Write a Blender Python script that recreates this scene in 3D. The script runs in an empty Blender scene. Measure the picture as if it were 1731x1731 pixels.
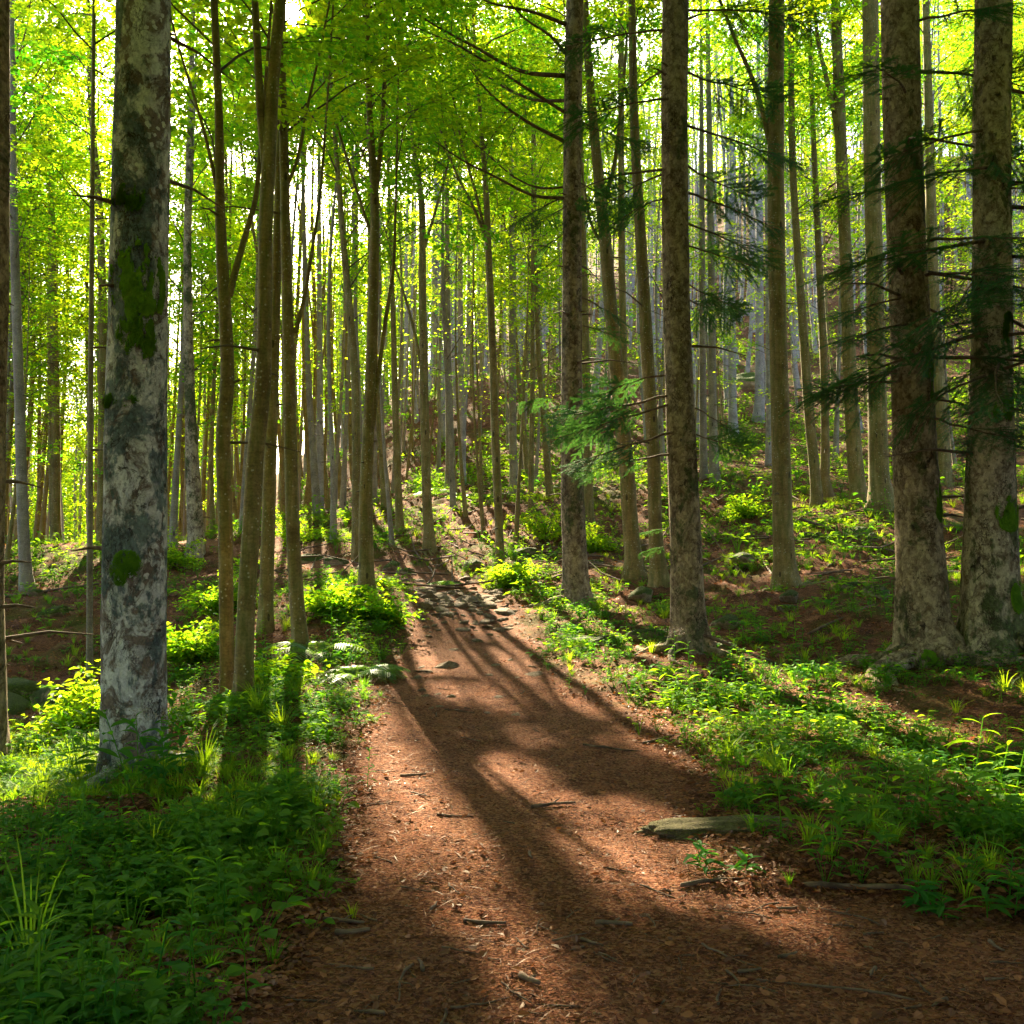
import bpy, math, random
import numpy as np
from mathutils import Vector, Matrix, Euler

R = math.radians
SC = bpy.context.scene
COL = SC.collection

# ------------------------------------------------------------------ camera, sky, sun, exposure
W0 = 1731.0; CX = 865.5; F = 1700.0
CAM_H = 1.5; PITCH = R(2.19)
cam_d = bpy.data.cameras.new('camera'); cam = bpy.data.objects.new('camera', cam_d); COL.objects.link(cam)
cam_d.sensor_width = 36.0; cam_d.lens = 36.0 * F / W0; cam_d.clip_start = 0.05; cam_d.clip_end = 2000
cam.location = (0, 0, CAM_H); cam.rotation_euler = (R(90) + PITCH, 0, 0)
SC.camera = cam

def ray(px, py):
    cx = (px - CX) / F; cy = (CX - py) / F
    return np.array([cx, math.cos(PITCH) - cy * math.sin(PITCH), math.sin(PITCH) + cy * math.cos(PITCH)])
def P(px, py, Y):
    d = ray(px, py); t = Y / d[1]
    return np.array([d[0] * t, Y, CAM_H + d[2] * t])

SUN = ray(492, 20); SUN = SUN / np.linalg.norm(SUN)
SUN_EL = math.asin(SUN[2]); SUN_AZ = math.atan2(SUN[0], SUN[1])      # azimuth from +Y towards +X
world = bpy.data.worlds.new('World'); SC.world = world; world.use_nodes = True
nt = world.node_tree; nt.nodes.clear()
sky = nt.nodes.new('ShaderNodeTexSky'); sky.sky_type = 'NISHITA'; sky.sun_disc = False
sky.sun_elevation = SUN_EL; sky.sun_rotation = SUN_AZ; sky.air_density = 1.0; sky.dust_density = 2.0; sky.ozone_density = 1.0
bg = nt.nodes.new('ShaderNodeBackground'); bg.inputs['Strength'].default_value = 0.06
wo = nt.nodes.new('ShaderNodeOutputWorld')
nt.links.new(sky.outputs[0], bg.inputs[0])
# the sun's own small disc and the bright sky close round it
tcw = nt.nodes.new('ShaderNodeTexCoord'); dt = nt.nodes.new('ShaderNodeVectorMath'); dt.operation = 'DOT_PRODUCT'; dt.inputs[1].default_value = SUN.tolist(); nt.links.new(tcw.outputs['Generated'], dt.inputs[0])
mr = nt.nodes.new('ShaderNodeMapRange'); mr.interpolation_type = 'SMOOTHERSTEP'; mr.inputs['From Min'].default_value = math.cos(R(4)); mr.inputs['From Max'].default_value = math.cos(R(.3)); nt.links.new(dt.outputs['Value'], mr.inputs['Value'])
pw = nt.nodes.new('ShaderNodeMath'); pw.operation = 'POWER'; pw.inputs[1].default_value = 16; nt.links.new(mr.outputs[0], pw.inputs[0]); sc2 = nt.nodes.new('ShaderNodeMath'); sc2.operation = 'MULTIPLY'; sc2.inputs[1].default_value = 5; nt.links.new(pw.outputs[0], sc2.inputs[0])
bs = nt.nodes.new('ShaderNodeBackground'); bs.inputs['Color'].default_value = (1, .93, .78, 1); nt.links.new(sc2.outputs[0], bs.inputs['Strength'])
aw = nt.nodes.new('ShaderNodeAddShader'); nt.links.new(bg.outputs[0], aw.inputs[0]); nt.links.new(bs.outputs[0], aw.inputs[1]); nt.links.new(aw.outputs[0], wo.inputs[0])

sun_d = bpy.data.lights.new('sun', 'SUN'); sun = bpy.data.objects.new('sun', sun_d); COL.objects.link(sun)
sun_d.energy = 5.0; sun_d.angle = R(0.6); sun_d.color = (1.0, 0.84, 0.56)
sun.rotation_euler = Vector(SUN.tolist()).to_track_quat('Z', 'Y').to_euler()

vs = SC.view_settings
vs.view_transform = 'Standard'; vs.look = 'None'; vs.gamma = 1.0; vs.use_curve_mapping = False
vs.exposure = 3.4
SC.render.engine = 'CYCLES'
cy = SC.cycles
cy.max_bounces = 6; cy.diffuse_bounces = 4; cy.glossy_bounces = 1; cy.transmission_bounces = 4; cy.transparent_max_bounces = 4
cy.volume_bounces = 0
cy.caustics_reflective = False; cy.caustics_refractive = False
cy.use_denoising = True
cy.sample_clamp_indirect = 6.0

# ------------------------------------------------------------------ small numeric helpers
def _hash(i, j, k, seed):
    n = (i * 374761393 + j * 668265263 + k * 2147483647 + seed * 974634767) & 0xffffffff
    n = ((n ^ (n >> 13)) * 1274126177) & 0xffffffff
    n = n ^ (n >> 16)
    return (n & 0xffff) / 65535.0
def vnoise(p, seed=0):
    p = np.asarray(p, float)
    i = np.floor(p).astype(np.int64); f = p - i; f = f * f * (3 - 2 * f)
    out = 0
    for a in (0, 1):
        wx = f[:, 0] if a else 1 - f[:, 0]
        for b in (0, 1):
            wy = f[:, 1] if b else 1 - f[:, 1]
            for c in (0, 1):
                wz = f[:, 2] if c else 1 - f[:, 2]
                out = out + wx * wy * wz * _hash(i[:, 0] + a, i[:, 1] + b, i[:, 2] + c, seed)
    return out * 2 - 1
def fbm(p, seed=0, octv=4):
    p = np.asarray(p, float); s = 0; a = 1.0; t = 0
    for o in range(octv):
        s = s + a * vnoise(p * (2 ** o), seed + o * 17); t += a; a *= 0.5
    return s / t
def unit(v):
    return v / np.maximum(np.linalg.norm(v, axis=-1, keepdims=True), 1e-9)
def smooth(e0, e1, x):
    t = np.clip((np.asarray(x, float) - e0) / (e1 - e0), 0, 1); return t * t * (3 - 2 * t)

class MB:
    """collects triangles and quads for ONE mesh object"""
    def __init__(s):
        s.v = []; s.t = []; s.q = []; s.tm = []; s.qm = []; s.a = []; s.n = 0; s.ts = []; s.qs = []
    def add(s, v, t=None, q=None, mat=0, tint=None, smooth=True):
        v = np.asarray(v, np.float32).reshape(-1, 3)
        if t is not None and len(t):
            t = np.asarray(t, np.int32); s.t.append(t + s.n); s.tm.append(np.full(len(t), mat, np.int32)); s.ts.append(np.full(len(t), smooth, bool))
        if q is not None and len(q):
            q = np.asarray(q, np.int32); s.q.append(q + s.n); s.qm.append(np.full(len(q), mat, np.int32)); s.qs.append(np.full(len(q), smooth, bool))
        s.v.append(v)
        s.a.append(np.full(len(v), 0.5 if tint is None else tint, np.float32) if np.ndim(tint) == 0 else np.asarray(tint, np.float32))
        s.n += len(v)
    def mesh(s, name, mats):
        me = bpy.data.meshes.new(name)
        v = np.concatenate(s.v) if s.v else np.zeros((0, 3), np.float32)
        t = np.concatenate(s.t) if s.t else np.zeros((0, 3), np.int32)
        q = np.concatenate(s.q) if s.q else np.zeros((0, 4), np.int32)
        me.vertices.add(len(v)); me.vertices.foreach_set('co', v.ravel())
        loops = np.concatenate([t.ravel(), q.ravel()]).astype(np.int32)
        me.loops.add(len(loops)); me.loops.foreach_set('vertex_index', loops)
        npoly = len(t) + len(q); me.polygons.add(npoly)
        st = np.concatenate([np.arange(len(t)) * 3, len(t) * 3 + np.arange(len(q)) * 4]).astype(np.int32)
        me.polygons.foreach_set('loop_start', st)
        mi = np.concatenate(s.tm + s.qm) if npoly else np.zeros(0, np.int32)
        sm = np.concatenate(s.ts + s.qs) if npoly else np.zeros(0, bool)
        me.polygons.foreach_set('material_index', mi.astype(np.int32)); me.polygons.foreach_set('use_smooth', sm)
        at = me.attributes.new('tint', 'FLOAT', 'POINT'); at.data.foreach_set('value', np.concatenate(s.a) if s.a else np.zeros(0, np.float32))
        for m in mats: me.materials.append(m)
        me.update(calc_edges=True)
        return me
    def build(s, name, mats, parent=None, loc=None):
        me = s.mesh(name, mats)
        return link(name, me, parent, loc)

def link(name, me, parent=None, loc=None):
    o = bpy.data.objects.new(name, me); COL.objects.link(o)
    if parent is not None: o.parent = parent
    if loc is not None: o.location = [float(c) for c in loc]
    return o
def tag(o, label=None, cat=None, group=None, kind=None):
    if label: o['label'] = label
    if cat: o['category'] = cat
    if group: o['group'] = group
    if kind: o['kind'] = kind
    return o
def empty(name, loc, rz=0.0):
    o = bpy.data.objects.new(name, None); COL.objects.link(o); o.empty_display_size = 0.3
    o.location = [float(c) for c in loc]; o.rotation_euler = (0, 0, rz); return o
def copy_tree(o, parent=None):
    c = o.copy(); COL.objects.link(c); c.parent = parent
    for ch in list(o.children): copy_tree(ch, c)
    return c

def frames(pts):
    pts = np.asarray(pts, float); n = len(pts)
    T = np.zeros_like(pts); T[1:-1] = pts[2:] - pts[:-2]; T[0] = pts[1] - pts[0]; T[-1] = pts[-1] - pts[-2]; T = unit(T)
    a = np.array([0, 1.0, 0]) if abs(T[0][1]) < 0.9 else np.array([1.0, 0, 0])
    U = np.zeros_like(pts); u = np.cross(a, T[0]); u /= np.linalg.norm(u); U[0] = u
    for i in range(1, n):
        u = u - T[i] * np.dot(u, T[i]); u /= max(np.linalg.norm(u), 1e-9); U[i] = u
    return T, U, np.cross(T, U)
def tube(pts, rad, seg=6, rmod=None, cap=False):
    pts = np.asarray(pts, float); n = len(pts); rad = np.asarray(rad, float)
    T, U, V = frames(pts)
    ph = np.arange(seg) * 2 * np.pi / seg
    rr = rad[:, None] * np.ones((1, seg))
    if rmod is not None: rr = rr * rmod
    v = pts[:, None, :] + rr[..., None] * (np.cos(ph)[None, :, None] * U[:, None, :] + np.sin(ph)[None, :, None] * V[:, None, :])
    i = np.arange(n - 1)[:, None] * seg; j = np.arange(seg)[None, :]; k = (j + 1) % seg
    q = np.stack([i + j, i + k, i + seg + k, i + seg + j], -1).reshape(-1, 4)
    v = v.reshape(-1, 3); t = None
    if cap:
        v = np.concatenate([v, pts[:1] - T[:1] * rad[0] * 0.4, pts[-1:] + T[-1:] * rad[-1] * 0.4])
        a = n * seg; jj = np.arange(seg); kk = (jj + 1) % seg
        t = np.concatenate([np.stack([kk, jj, np.full(seg, a)], -1), np.stack([(n - 1) * seg + jj, (n - 1) * seg + kk, np.full(seg, a + 1)], -1)])
    return v, t, q
def catmull(ctrl, step):
    """ctrl (n,k) rows -> resampled at about STEP along the first three columns"""
    c = np.asarray(ctrl, float)
    c = np.concatenate([2 * c[:1] - c[1:2], c, 2 * c[-1:] - c[-2:-1]])
    out = []
    for i in range(1, len(c) - 2):
        p0, p1, p2, p3 = c[i - 1], c[i], c[i + 1], c[i + 2]
        m = max(2, int(np.linalg.norm((p2 - p1)[:3]) / step) + 1)
        t = np.linspace(0, 1, m, endpoint=False)[:, None]
        out.append(0.5 * (2 * p1 + (p2 - p0) * t + (2 * p0 - 5 * p1 + 4 * p2 - p3) * t ** 2 + (3 * p1 - p0 - 3 * p2 + p3) * t ** 3))
    out.append(c[-2:-1])
    return np.concatenate(out)

# ------------------------------------------------------------------ materials
def new_mat(name):
    m = bpy.data.materials.new(name); m.use_nodes = True; t = m.node_tree; t.nodes.clear()
    out = t.nodes.new('ShaderNodeOutputMaterial')
    return m, t, out
def N(t, kind, **kw):
    n = t.nodes.new(kind)
    for k, v in kw.items():
        if k in n.inputs: n.inputs[k].default_value = v
        else: setattr(n, k, v)
    return n
def ramp(t, fac, stops, interp='LINEAR'):
    n = t.nodes.new('ShaderNodeValToRGB'); cr = n.color_ramp; cr.interpolation = interp
    while len(cr.elements) > 1: cr.elements.remove(cr.elements[-1])
    cr.elements[0].position = stops[0][0]; cr.elements[0].color = (*stops[0][1], 1)
    for p, c in stops[1:]:
        e = cr.elements.new(p); e.color = (*c, 1)
    t.links.new(fac, n.inputs['Fac']); return n.outputs['Color']
def g3(v): return (v, v, v)
def mixc(t, fac, a, b, mode='MIX'):
    n = t.nodes.new('ShaderNodeMix'); n.data_type = 'RGBA'; n.blend_type = mode; n.clamp_factor = True
    for key, val in ((0, fac), (6, a), (7, b)):
        if hasattr(val, 'is_output') or hasattr(val, 'links'): t.links.new(val, n.inputs[key])
        elif key == 0: n.inputs[0].default_value = val
        else: n.inputs[key].default_value = (*val, 1)
    return n.outputs[2]
def mth(t, op, a, b=0.0, clamp=False):
    n = t.nodes.new('ShaderNodeMath'); n.operation = op; n.use_clamp = clamp
    for k, v in ((0, a), (1, b)):
        if hasattr(v, 'links'): t.links.new(v, n.inputs[k])
        else: n.inputs[k].default_value = v
    return n.outputs[0]
def coords(t, scale=(1, 1, 1), src='Object', rand=False):
    tc = t.nodes.new('ShaderNodeTexCoord'); mp = t.nodes.new('ShaderNodeMapping'); mp.inputs['Scale'].default_value = scale
    t.links.new(tc.outputs[src], mp.inputs['Vector'])
    if rand:
        oi = t.nodes.new('ShaderNodeObjectInfo'); mu = t.nodes.new('ShaderNodeVectorMath'); mu.operation = 'SCALE'
        cb = t.nodes.new('ShaderNodeCombineXYZ')
        for k in range(3): t.links.new(oi.outputs['Random'], cb.inputs[k])
        t.links.new(cb.outputs[0], mu.inputs[0]); mu.inputs['Scale'].default_value = 57.0
        t.links.new(mu.outputs[0], mp.inputs['Location'])
    return mp.outputs['Vector']
def noise(t, vec, scale, detail=4, rough=0.55, dist=0.0):
    n = t.nodes.new('ShaderNodeTexNoise'); t.links.new(vec, n.inputs['Vector'])
    n.inputs['Scale'].default_value = scale; n.inputs['Detail'].default_value = detail; n.inputs['Roughness'].default_value = rough; n.inputs['Distortion'].default_value = dist
    return n.outputs['Fac']
def voro(t, vec, scale, feature='F1', rnd=1.0):
    n = t.nodes.new('ShaderNodeTexVoronoi'); n.feature = feature; t.links.new(vec, n.inputs['Vector']); n.inputs['Scale'].default_value = scale
    n.inputs['Randomness'].default_value = rnd
    return n
def finish(m, t, out, col, rough=0.85, bump=None, bstr=0.5, bdist=0.02, spec=0.25):
    b = t.nodes.new('ShaderNodeBsdfPrincipled')
    if hasattr(col, 'links'): t.links.new(col, b.inputs['Base Color'])
    else: b.inputs['Base Color'].default_value = (*col, 1)
    b.inputs['Roughness'].default_value = rough; b.inputs['Specular IOR Level'].default_value = spec
    if bump is not None:
        bp = t.nodes.new('ShaderNodeBump'); bp.inputs['Strength'].default_value = bstr; bp.inputs['Distance'].default_value = bdist
        t.links.new(bump, bp.inputs['Height']); t.links.new(bp.outputs[0], b.inputs['Normal'])
    t.links.new(b.outputs[0], out.inputs[0]); return m

def leaf_mat(name, dark, light, tr_dark, tr_light, trans=0.5, gloss=0.06, rough=0.4):
    """thin leaf: reflects one colour, lets a yellower one through; tint varies leaf by leaf"""
    m, t, out = new_mat(name)
    at = t.nodes.new('ShaderNodeAttribute'); at.attribute_name = 'tint'
    oi = t.nodes.new('ShaderNodeObjectInfo')
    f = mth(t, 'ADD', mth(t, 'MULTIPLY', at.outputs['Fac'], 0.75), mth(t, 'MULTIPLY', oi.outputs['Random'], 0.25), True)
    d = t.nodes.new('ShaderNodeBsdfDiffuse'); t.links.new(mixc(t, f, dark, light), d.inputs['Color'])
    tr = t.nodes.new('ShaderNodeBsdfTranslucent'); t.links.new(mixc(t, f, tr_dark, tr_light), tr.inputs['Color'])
    mx = t.nodes.new('ShaderNodeMixShader'); mx.inputs[0].default_value = trans
    t.links.new(d.outputs[0], mx.inputs[1]); t.links.new(tr.outputs[0], mx.inputs[2])
    gl = t.nodes.new('ShaderNodeBsdfGlossy'); gl.inputs['Roughness'].default_value = rough; gl.inputs['Color'].default_value = (.9, .95, .9, 1)
    m2 = t.nodes.new('ShaderNodeMixShader'); m2.inputs[0].default_value = gloss
    t.links.new(mx.outputs[0], m2.inputs[1]); t.links.new(gl.outputs[0], m2.inputs[2])
    t.links.new(m2.outputs[0], out.inputs[0]); return m

M = {}
M['beech_leaf'] = leaf_mat('beech leaf', (.030, .115, .008), (.095, .155, .008), (.09, .46, .010), (.74, .80, .012), 0.66, 0.012)
M['herb_leaf'] = leaf_mat('herb leaf', (.008, .100, .016), (.075, .175, .012), (.03, .38, .012), (.46, .68, .010), 0.46, 0.010, .6)
M['grass_blade'] = leaf_mat('grass blade', (.016, .11, .010), (.12, .18, .012), (.10, .44, .010), (.58, .68, .010), 0.5, 0.012)
M['fern_frond'] = leaf_mat('fern frond', (.030, .10, .012), (.08, .16, .016), (.10, .34, .02), (.36, .54, .02), 0.42, 0.04)
M['fir_needle'] = leaf_mat('fir needle', (.014, .095, .042), (.044, .145, .046), (.03, .17, .03), (.14, .28, .03), 0.30, 0.02, 0.5)
M['dead_leaf'] = leaf_mat('dead leaf', (.070, .020, .010), (.36, .130, .050), (.10, .026, .008), (.40, .14, .035), 0.25, 0.03, 0.5)
M['flower'] = leaf_mat('pale flower head', (.30, .25, .22), (.55, .48, .44), (.3, .25, .2), (.5, .4, .36), 0.3, 0.0)

def old_bark(name, palec, brownc, lichc, kb=.50, kl=.515, rand=True, crk=.85, fb=4.6, soft=.07):
    """silver grey bark of an old fir: pale crust, brown windows, blue green lichen, fine cracks below"""
    m, t, out = new_mat(name)
    v = coords(t, (1, 1, .8), rand=rand); vc = coords(t, (1, 1, .5), rand=rand); vs_ = coords(t, (1, 1, .6), rand=rand)
    wob = t.nodes.new('ShaderNodeTexNoise'); t.links.new(vc, wob.inputs['Vector']); wob.inputs['Scale'].default_value = 10; wob.inputs['Detail'].default_value = 4
    ad = t.nodes.new('ShaderNodeVectorMath'); ad.operation = 'MULTIPLY_ADD'; t.links.new(wob.outputs['Color'], ad.inputs[0]); ad.inputs[1].default_value = (.20, .20, .24); t.links.new(vc, ad.inputs[2])
    vo = voro(t, ad.outputs[0], 40, 'DISTANCE_TO_EDGE'); wide = mth(t, 'ADD', vo.outputs['Distance'], mth(t, 'MULTIPLY', mth(t, 'SUBTRACT', noise(t, vc, 6, 4, .6), .40), .5))
    crack = ramp(t, wide, [(0.0, g3(0)), (0.08, g3(1))]); fine = noise(t, v, 60, 4, .7); mid = noise(t, v, 12, 5, .65)
    pale = ramp(t, mid, [(.30, tuple(x * .55 for x in palec)), (.5, palec), (.7, tuple(x * 1.3 for x in palec))])
    c = mixc(t, 1.0, pale, ramp(t, fine, [(.3, g3(.72)), (.65, g3(1.15))]), 'MULTIPLY')
    brown = ramp(t, noise(t, v, fb, 8, .72, .7), [(kb, g3(0)), (kb + soft, g3(1))]); c = mixc(t, mth(t, 'MULTIPLY', brown, .85), c, ramp(t, fine, [(.3, tuple(x * .4 for x in brownc)), (.7, tuple(x * 1.3 for x in brownc))]))
    spot = voro(t, v, 14, 'F1'); sm_ = mth(t, 'LESS_THAN', mth(t, 'ADD', spot.outputs['Distance'], mth(t, 'MULTIPLY', mth(t, 'SUBTRACT', noise(t, v, 22, 4, .7), .5), .8)), .26); c = mixc(t, mth(t, 'MULTIPLY', sm_, .8), c, tuple(x * 1.2 for x in palec))
    teal = ramp(t, mth(t, 'ADD', mth(t, 'MULTIPLY', noise(t, vs_, 2.3, 8, .70, .5), .75), mth(t, 'MULTIPLY', mid, .25)), [(kl, g3(0)), (kl + .045, g3(1))])
    c = mixc(t, mth(t, 'MULTIPLY', teal, .85), c, ramp(t, noise(t, v, 34, 4, .7), [(.32, tuple(x * .3 for x in lichc)), (.55, lichc), (.72, tuple(x * 2 for x in lichc))]))
    dk = ramp(t, noise(t, v, 7.5, 7, .72, 1.0), [(.60, g3(0)), (.64, g3(1))]); c = mixc(t, mth(t, 'MULTIPLY', dk, .85), c, (.022, .016, .013))
    c = mixc(t, mth(t, 'MULTIPLY', mth(t, 'SUBTRACT', 1.0, crack), crk), c, (.035, .019, .013))
    h = mth(t, 'ADD', mth(t, 'MULTIPLY', crack, .6), mth(t, 'ADD', mth(t, 'MULTIPLY', fine, .35), mth(t, 'ADD', mth(t, 'MULTIPLY', brown, -.35), mth(t, 'MULTIPLY', teal, .5))))
    return finish(m, t, out, c, .9, h, .9, .02, .12)
M['hero_bark'] = old_bark('silver lichened fir bark', (.58, .54, .545), (.14, .082, .056), (.075, .112, .118), .485, .49, False)
M['fir_bark'] = old_bark('dark speckled fir bark', (.36, .265, .165), (.12, .072, .038), (.060, .075, .026), .44, .54, True, .85, 11, .16)
M['moss_bark'] = old_bark('pale blotched fir bark', (.42, .335, .225), (.12, .072, .040), (.055, .080, .022), .47, .51, True, .85, 9, .14)

def beech_bark(name, tone, green, grey=0.0):
    m, t, out = new_mat(name)
    v = coords(t, (1, 1, 1), rand=True); vb = coords(t, (2.2, 2.2, 11), rand=True); vl = coords(t, (6, 6, .8), rand=True)
    n1 = noise(t, v, 3, 5, 0.6, 0.5); nb = noise(t, vb, 2.4, 6, 0.7, 1.2); ns = noise(t, v, 45, 3, 0.6); nl = noise(t, vl, 3, 4)
    k = tone
    c = ramp(t, n1, [(0.3, (.075 * k, .052 * k, .018 * k)), (0.5, (.140 * k, .100 * k, .038 * k)), (0.7, (.215 * k, .165 * k, .078 * k))])
    if grey: c = mixc(t, grey, c, ramp(t, n1, [(0.3, (.19, .17, .18)), (0.5, (.30, .275, .29)), (0.7, (.40, .37, .385))]))
    c = mixc(t, 1.0, c, ramp(t, nb, [(0.3, g3(.72)), (0.55, g3(1.05)), (0.75, g3(1.2))]), 'MULTIPLY')
    c = mixc(t, 1.0, c, ramp(t, ns, [(0.35, g3(.75)), (0.7, g3(1.2))]), 'MULTIPLY')
    al = ramp(t, mth(t, 'ADD', mth(t, 'MULTIPLY', nl, .6), mth(t, 'MULTIPLY', n1, .4)), [(0.44, g3(0)), (0.60, g3(1))])
    c = mixc(t, mth(t, 'MULTIPLY', al, green), c, (.060, .078, .010))
    sp = voro(t, v, 20, 'F1'); keep = mth(t, 'GREATER_THAN', noise(t, v, 5, 2), 0.5)
    c = mixc(t, mth(t, 'MULTIPLY', mth(t, 'MULTIPLY', mth(t, 'LESS_THAN', sp.outputs['Distance'], 0.2), keep), .6), c, (.27 * k, .25 * k, .19 * k))
    sc_ = voro(t, coords(t, (1, 1, .35), rand=True), 5.0, 'F1')
    scar = mth(t, 'LESS_THAN', sc_.outputs['Distance'], 0.10)
    c = mixc(t, mth(t, 'MULTIPLY', scar, 0.75), c, (.022, .017, .010))
    h = mth(t, 'ADD', mth(t, 'MULTIPLY', nb, .6), mth(t, 'ADD', mth(t, 'MULTIPLY', ns, .35), mth(t, 'MULTIPLY', scar, -.5)))
    return finish(m, t, out, c, 0.85, h, 0.6, 0.012, 0.2)
M['beech_bark'] = beech_bark('olive beech bark', 1.65, 0.60)
M['pale_bark'] = beech_bark('pale beech bark', 1.5, 0.25, .45)
M['pole_bark'] = beech_bark('grey conifer pole bark', 1.5, 0.05, .9)
M['dead_wood'] = finish(*(lambda q: (q[0], q[1], q[2], ramp(q[1], noise(q[1], coords(q[1], (1, 1, 1), rand=True), 14, 4), [(.3, (.055, .032, .020)), (.7, (.20, .13, .085))])))(new_mat('dead wood')), rough=.9)
M['twig'] = finish(*(lambda q: (q[0], q[1], q[2], ramp(q[1], noise(q[1], coords(q[1]), 5, 3), [(.3, (.060, .045, .022)), (.7, (.14, .105, .055))])))(new_mat('twig bark')), rough=.85)

def moss_mat():
    m, t, out = new_mat('moss')
    v = coords(t); n1 = noise(t, v, 14, 5, .65); n2 = noise(t, v, 120, 3, .6)
    c = ramp(t, n1, [(.3, (.07, .15, .012)), (.55, (.13, .26, .016)), (.75, (.20, .32, .025))])
    return finish(m, t, out, c, .95, mth(t, 'ADD', n1, mth(t, 'MULTIPLY', n2, .5)), .5, .01, .05)
M['moss'] = moss_mat()

def rock_mat(name, mossy):
    m, t, out = new_mat(name)
    v = coords(t, rand=True); n1 = noise(t, v, 5, 6, .65); n2 = noise(t, v, 40, 4)
    c = ramp(t, n1, [(.3, (.17, .11, .065)), (.55, (.34, .24, .145)), (.75, (.48, .36, .24))])
    c = mixc(t, 1.0, c, ramp(t, n2, [(.3, g3(.7)), (.7, g3(1.2))]), 'MULTIPLY')
    if mossy:
        ge = t.nodes.new('ShaderNodeNewGeometry'); sx = t.nodes.new('ShaderNodeSeparateXYZ'); t.links.new(ge.outputs['Normal'], sx.inputs[0])
        f = mth(t, 'ADD', mth(t, 'MULTIPLY', sx.outputs['Z'], .55), mth(t, 'MULTIPLY', noise(t, v, 4, 5, .65), 1.0))
        f = ramp(t, f, [(.62, g3(0)), (.78, g3(1))])
        mc = ramp(t, noise(t, v, 22, 4), [(.3, (.022, .045, .005)), (.7, (.085, .115, .012))])
        c = mixc(t, mth(t, 'MULTIPLY', f, mossy), c, mc)
    return finish(m, t, out, c, .9, mth(t, 'ADD', n1, mth(t, 'MULTIPLY', n2, .6)), 1.0, .05, .15)
M['stone'] = rock_mat('trail stone', 0); M['mossy_rock'] = rock_mat('mossy rock', .95); M['slab'] = rock_mat('bedrock slab', .55)

def soil_mat(name, path):
    m, t, out = new_mat(name)
    v = coords(t); vf = coords(t, (1, 1, .4))
    big = noise(t, v, .55, 5, .6, .4); mid = noise(t, v, 4.5, 5, .65, .3); fine = noise(t, v, 55, 5, .7); chip = voro(t, v, 70, 'F1')
    chipc = chip.outputs['Color']; sep = t.nodes.new('ShaderNodeSeparateColor'); t.links.new(chipc, sep.inputs[0])
    if path:
        c = ramp(t, mid, [(.28, (.070, .026, .016)), (.5, (.165, .058, .029)), (.72, (.29, .108, .053))])
        c = mixc(t, ramp(t, big, [(.42, g3(0)), (.6, g3(.6))]), c, (.19, .082, .045))
        c = mixc(t, 1.0, c, ramp(t, fine, [(.32, g3(.45)), (.5, g3(1.0)), (.68, g3(1.6))]), 'MULTIPLY')
        c = mixc(t, mth(t, 'MULTIPLY', mth(t, 'GREATER_THAN', sep.outputs[0], .72), .55), c, (.33, .165, .09))
        c = mixc(t, mth(t, 'MULTIPLY', mth(t, 'LESS_THAN', sep.outputs[0], .2), .6), c, (.05, .024, .016))
    else:
        c = ramp(t, mid, [(.28, (.040, .018, .011)), (.5, (.105, .042, .021)), (.72, (.19, .084, .042))])
        c = mixc(t, 1.0, c, ramp(t, fine, [(.32, g3(.45)), (.5, g3(1.0)), (.68, g3(1.6))]), 'MULTIPLY')
        c = mixc(t, mth(t, 'MULTIPLY', mth(t, 'GREATER_THAN', sep.outputs[0], .78), .5), c, (.26, .115, .055))
        g = ramp(t, mth(t, 'ADD', mth(t, 'MULTIPLY', big, .6), mth(t, 'MULTIPLY', noise(t, v, 2.1, 6, .7), .4)), [(.50, g3(0)), (.60, g3(1))])
        c = mixc(t, mth(t, 'MULTIPLY', g, .75), c, ramp(t, fine, [(.3, (.020, .036, .005)), (.7, (.085, .105, .012))]))
    h = mth(t, 'ADD', mth(t, 'MULTIPLY', fine, .8), mth(t, 'ADD', mth(t, 'MULTIPLY', mid, .6), mth(t, 'MULTIPLY', chip.outputs['Distance'], .5)))
    return finish(m, t, out, c, 1.0, h, .9, .02, 0.06)
M['path'] = soil_mat('trodden red brown dirt', True); M['ground'] = soil_mat('forest floor soil', False)

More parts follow.
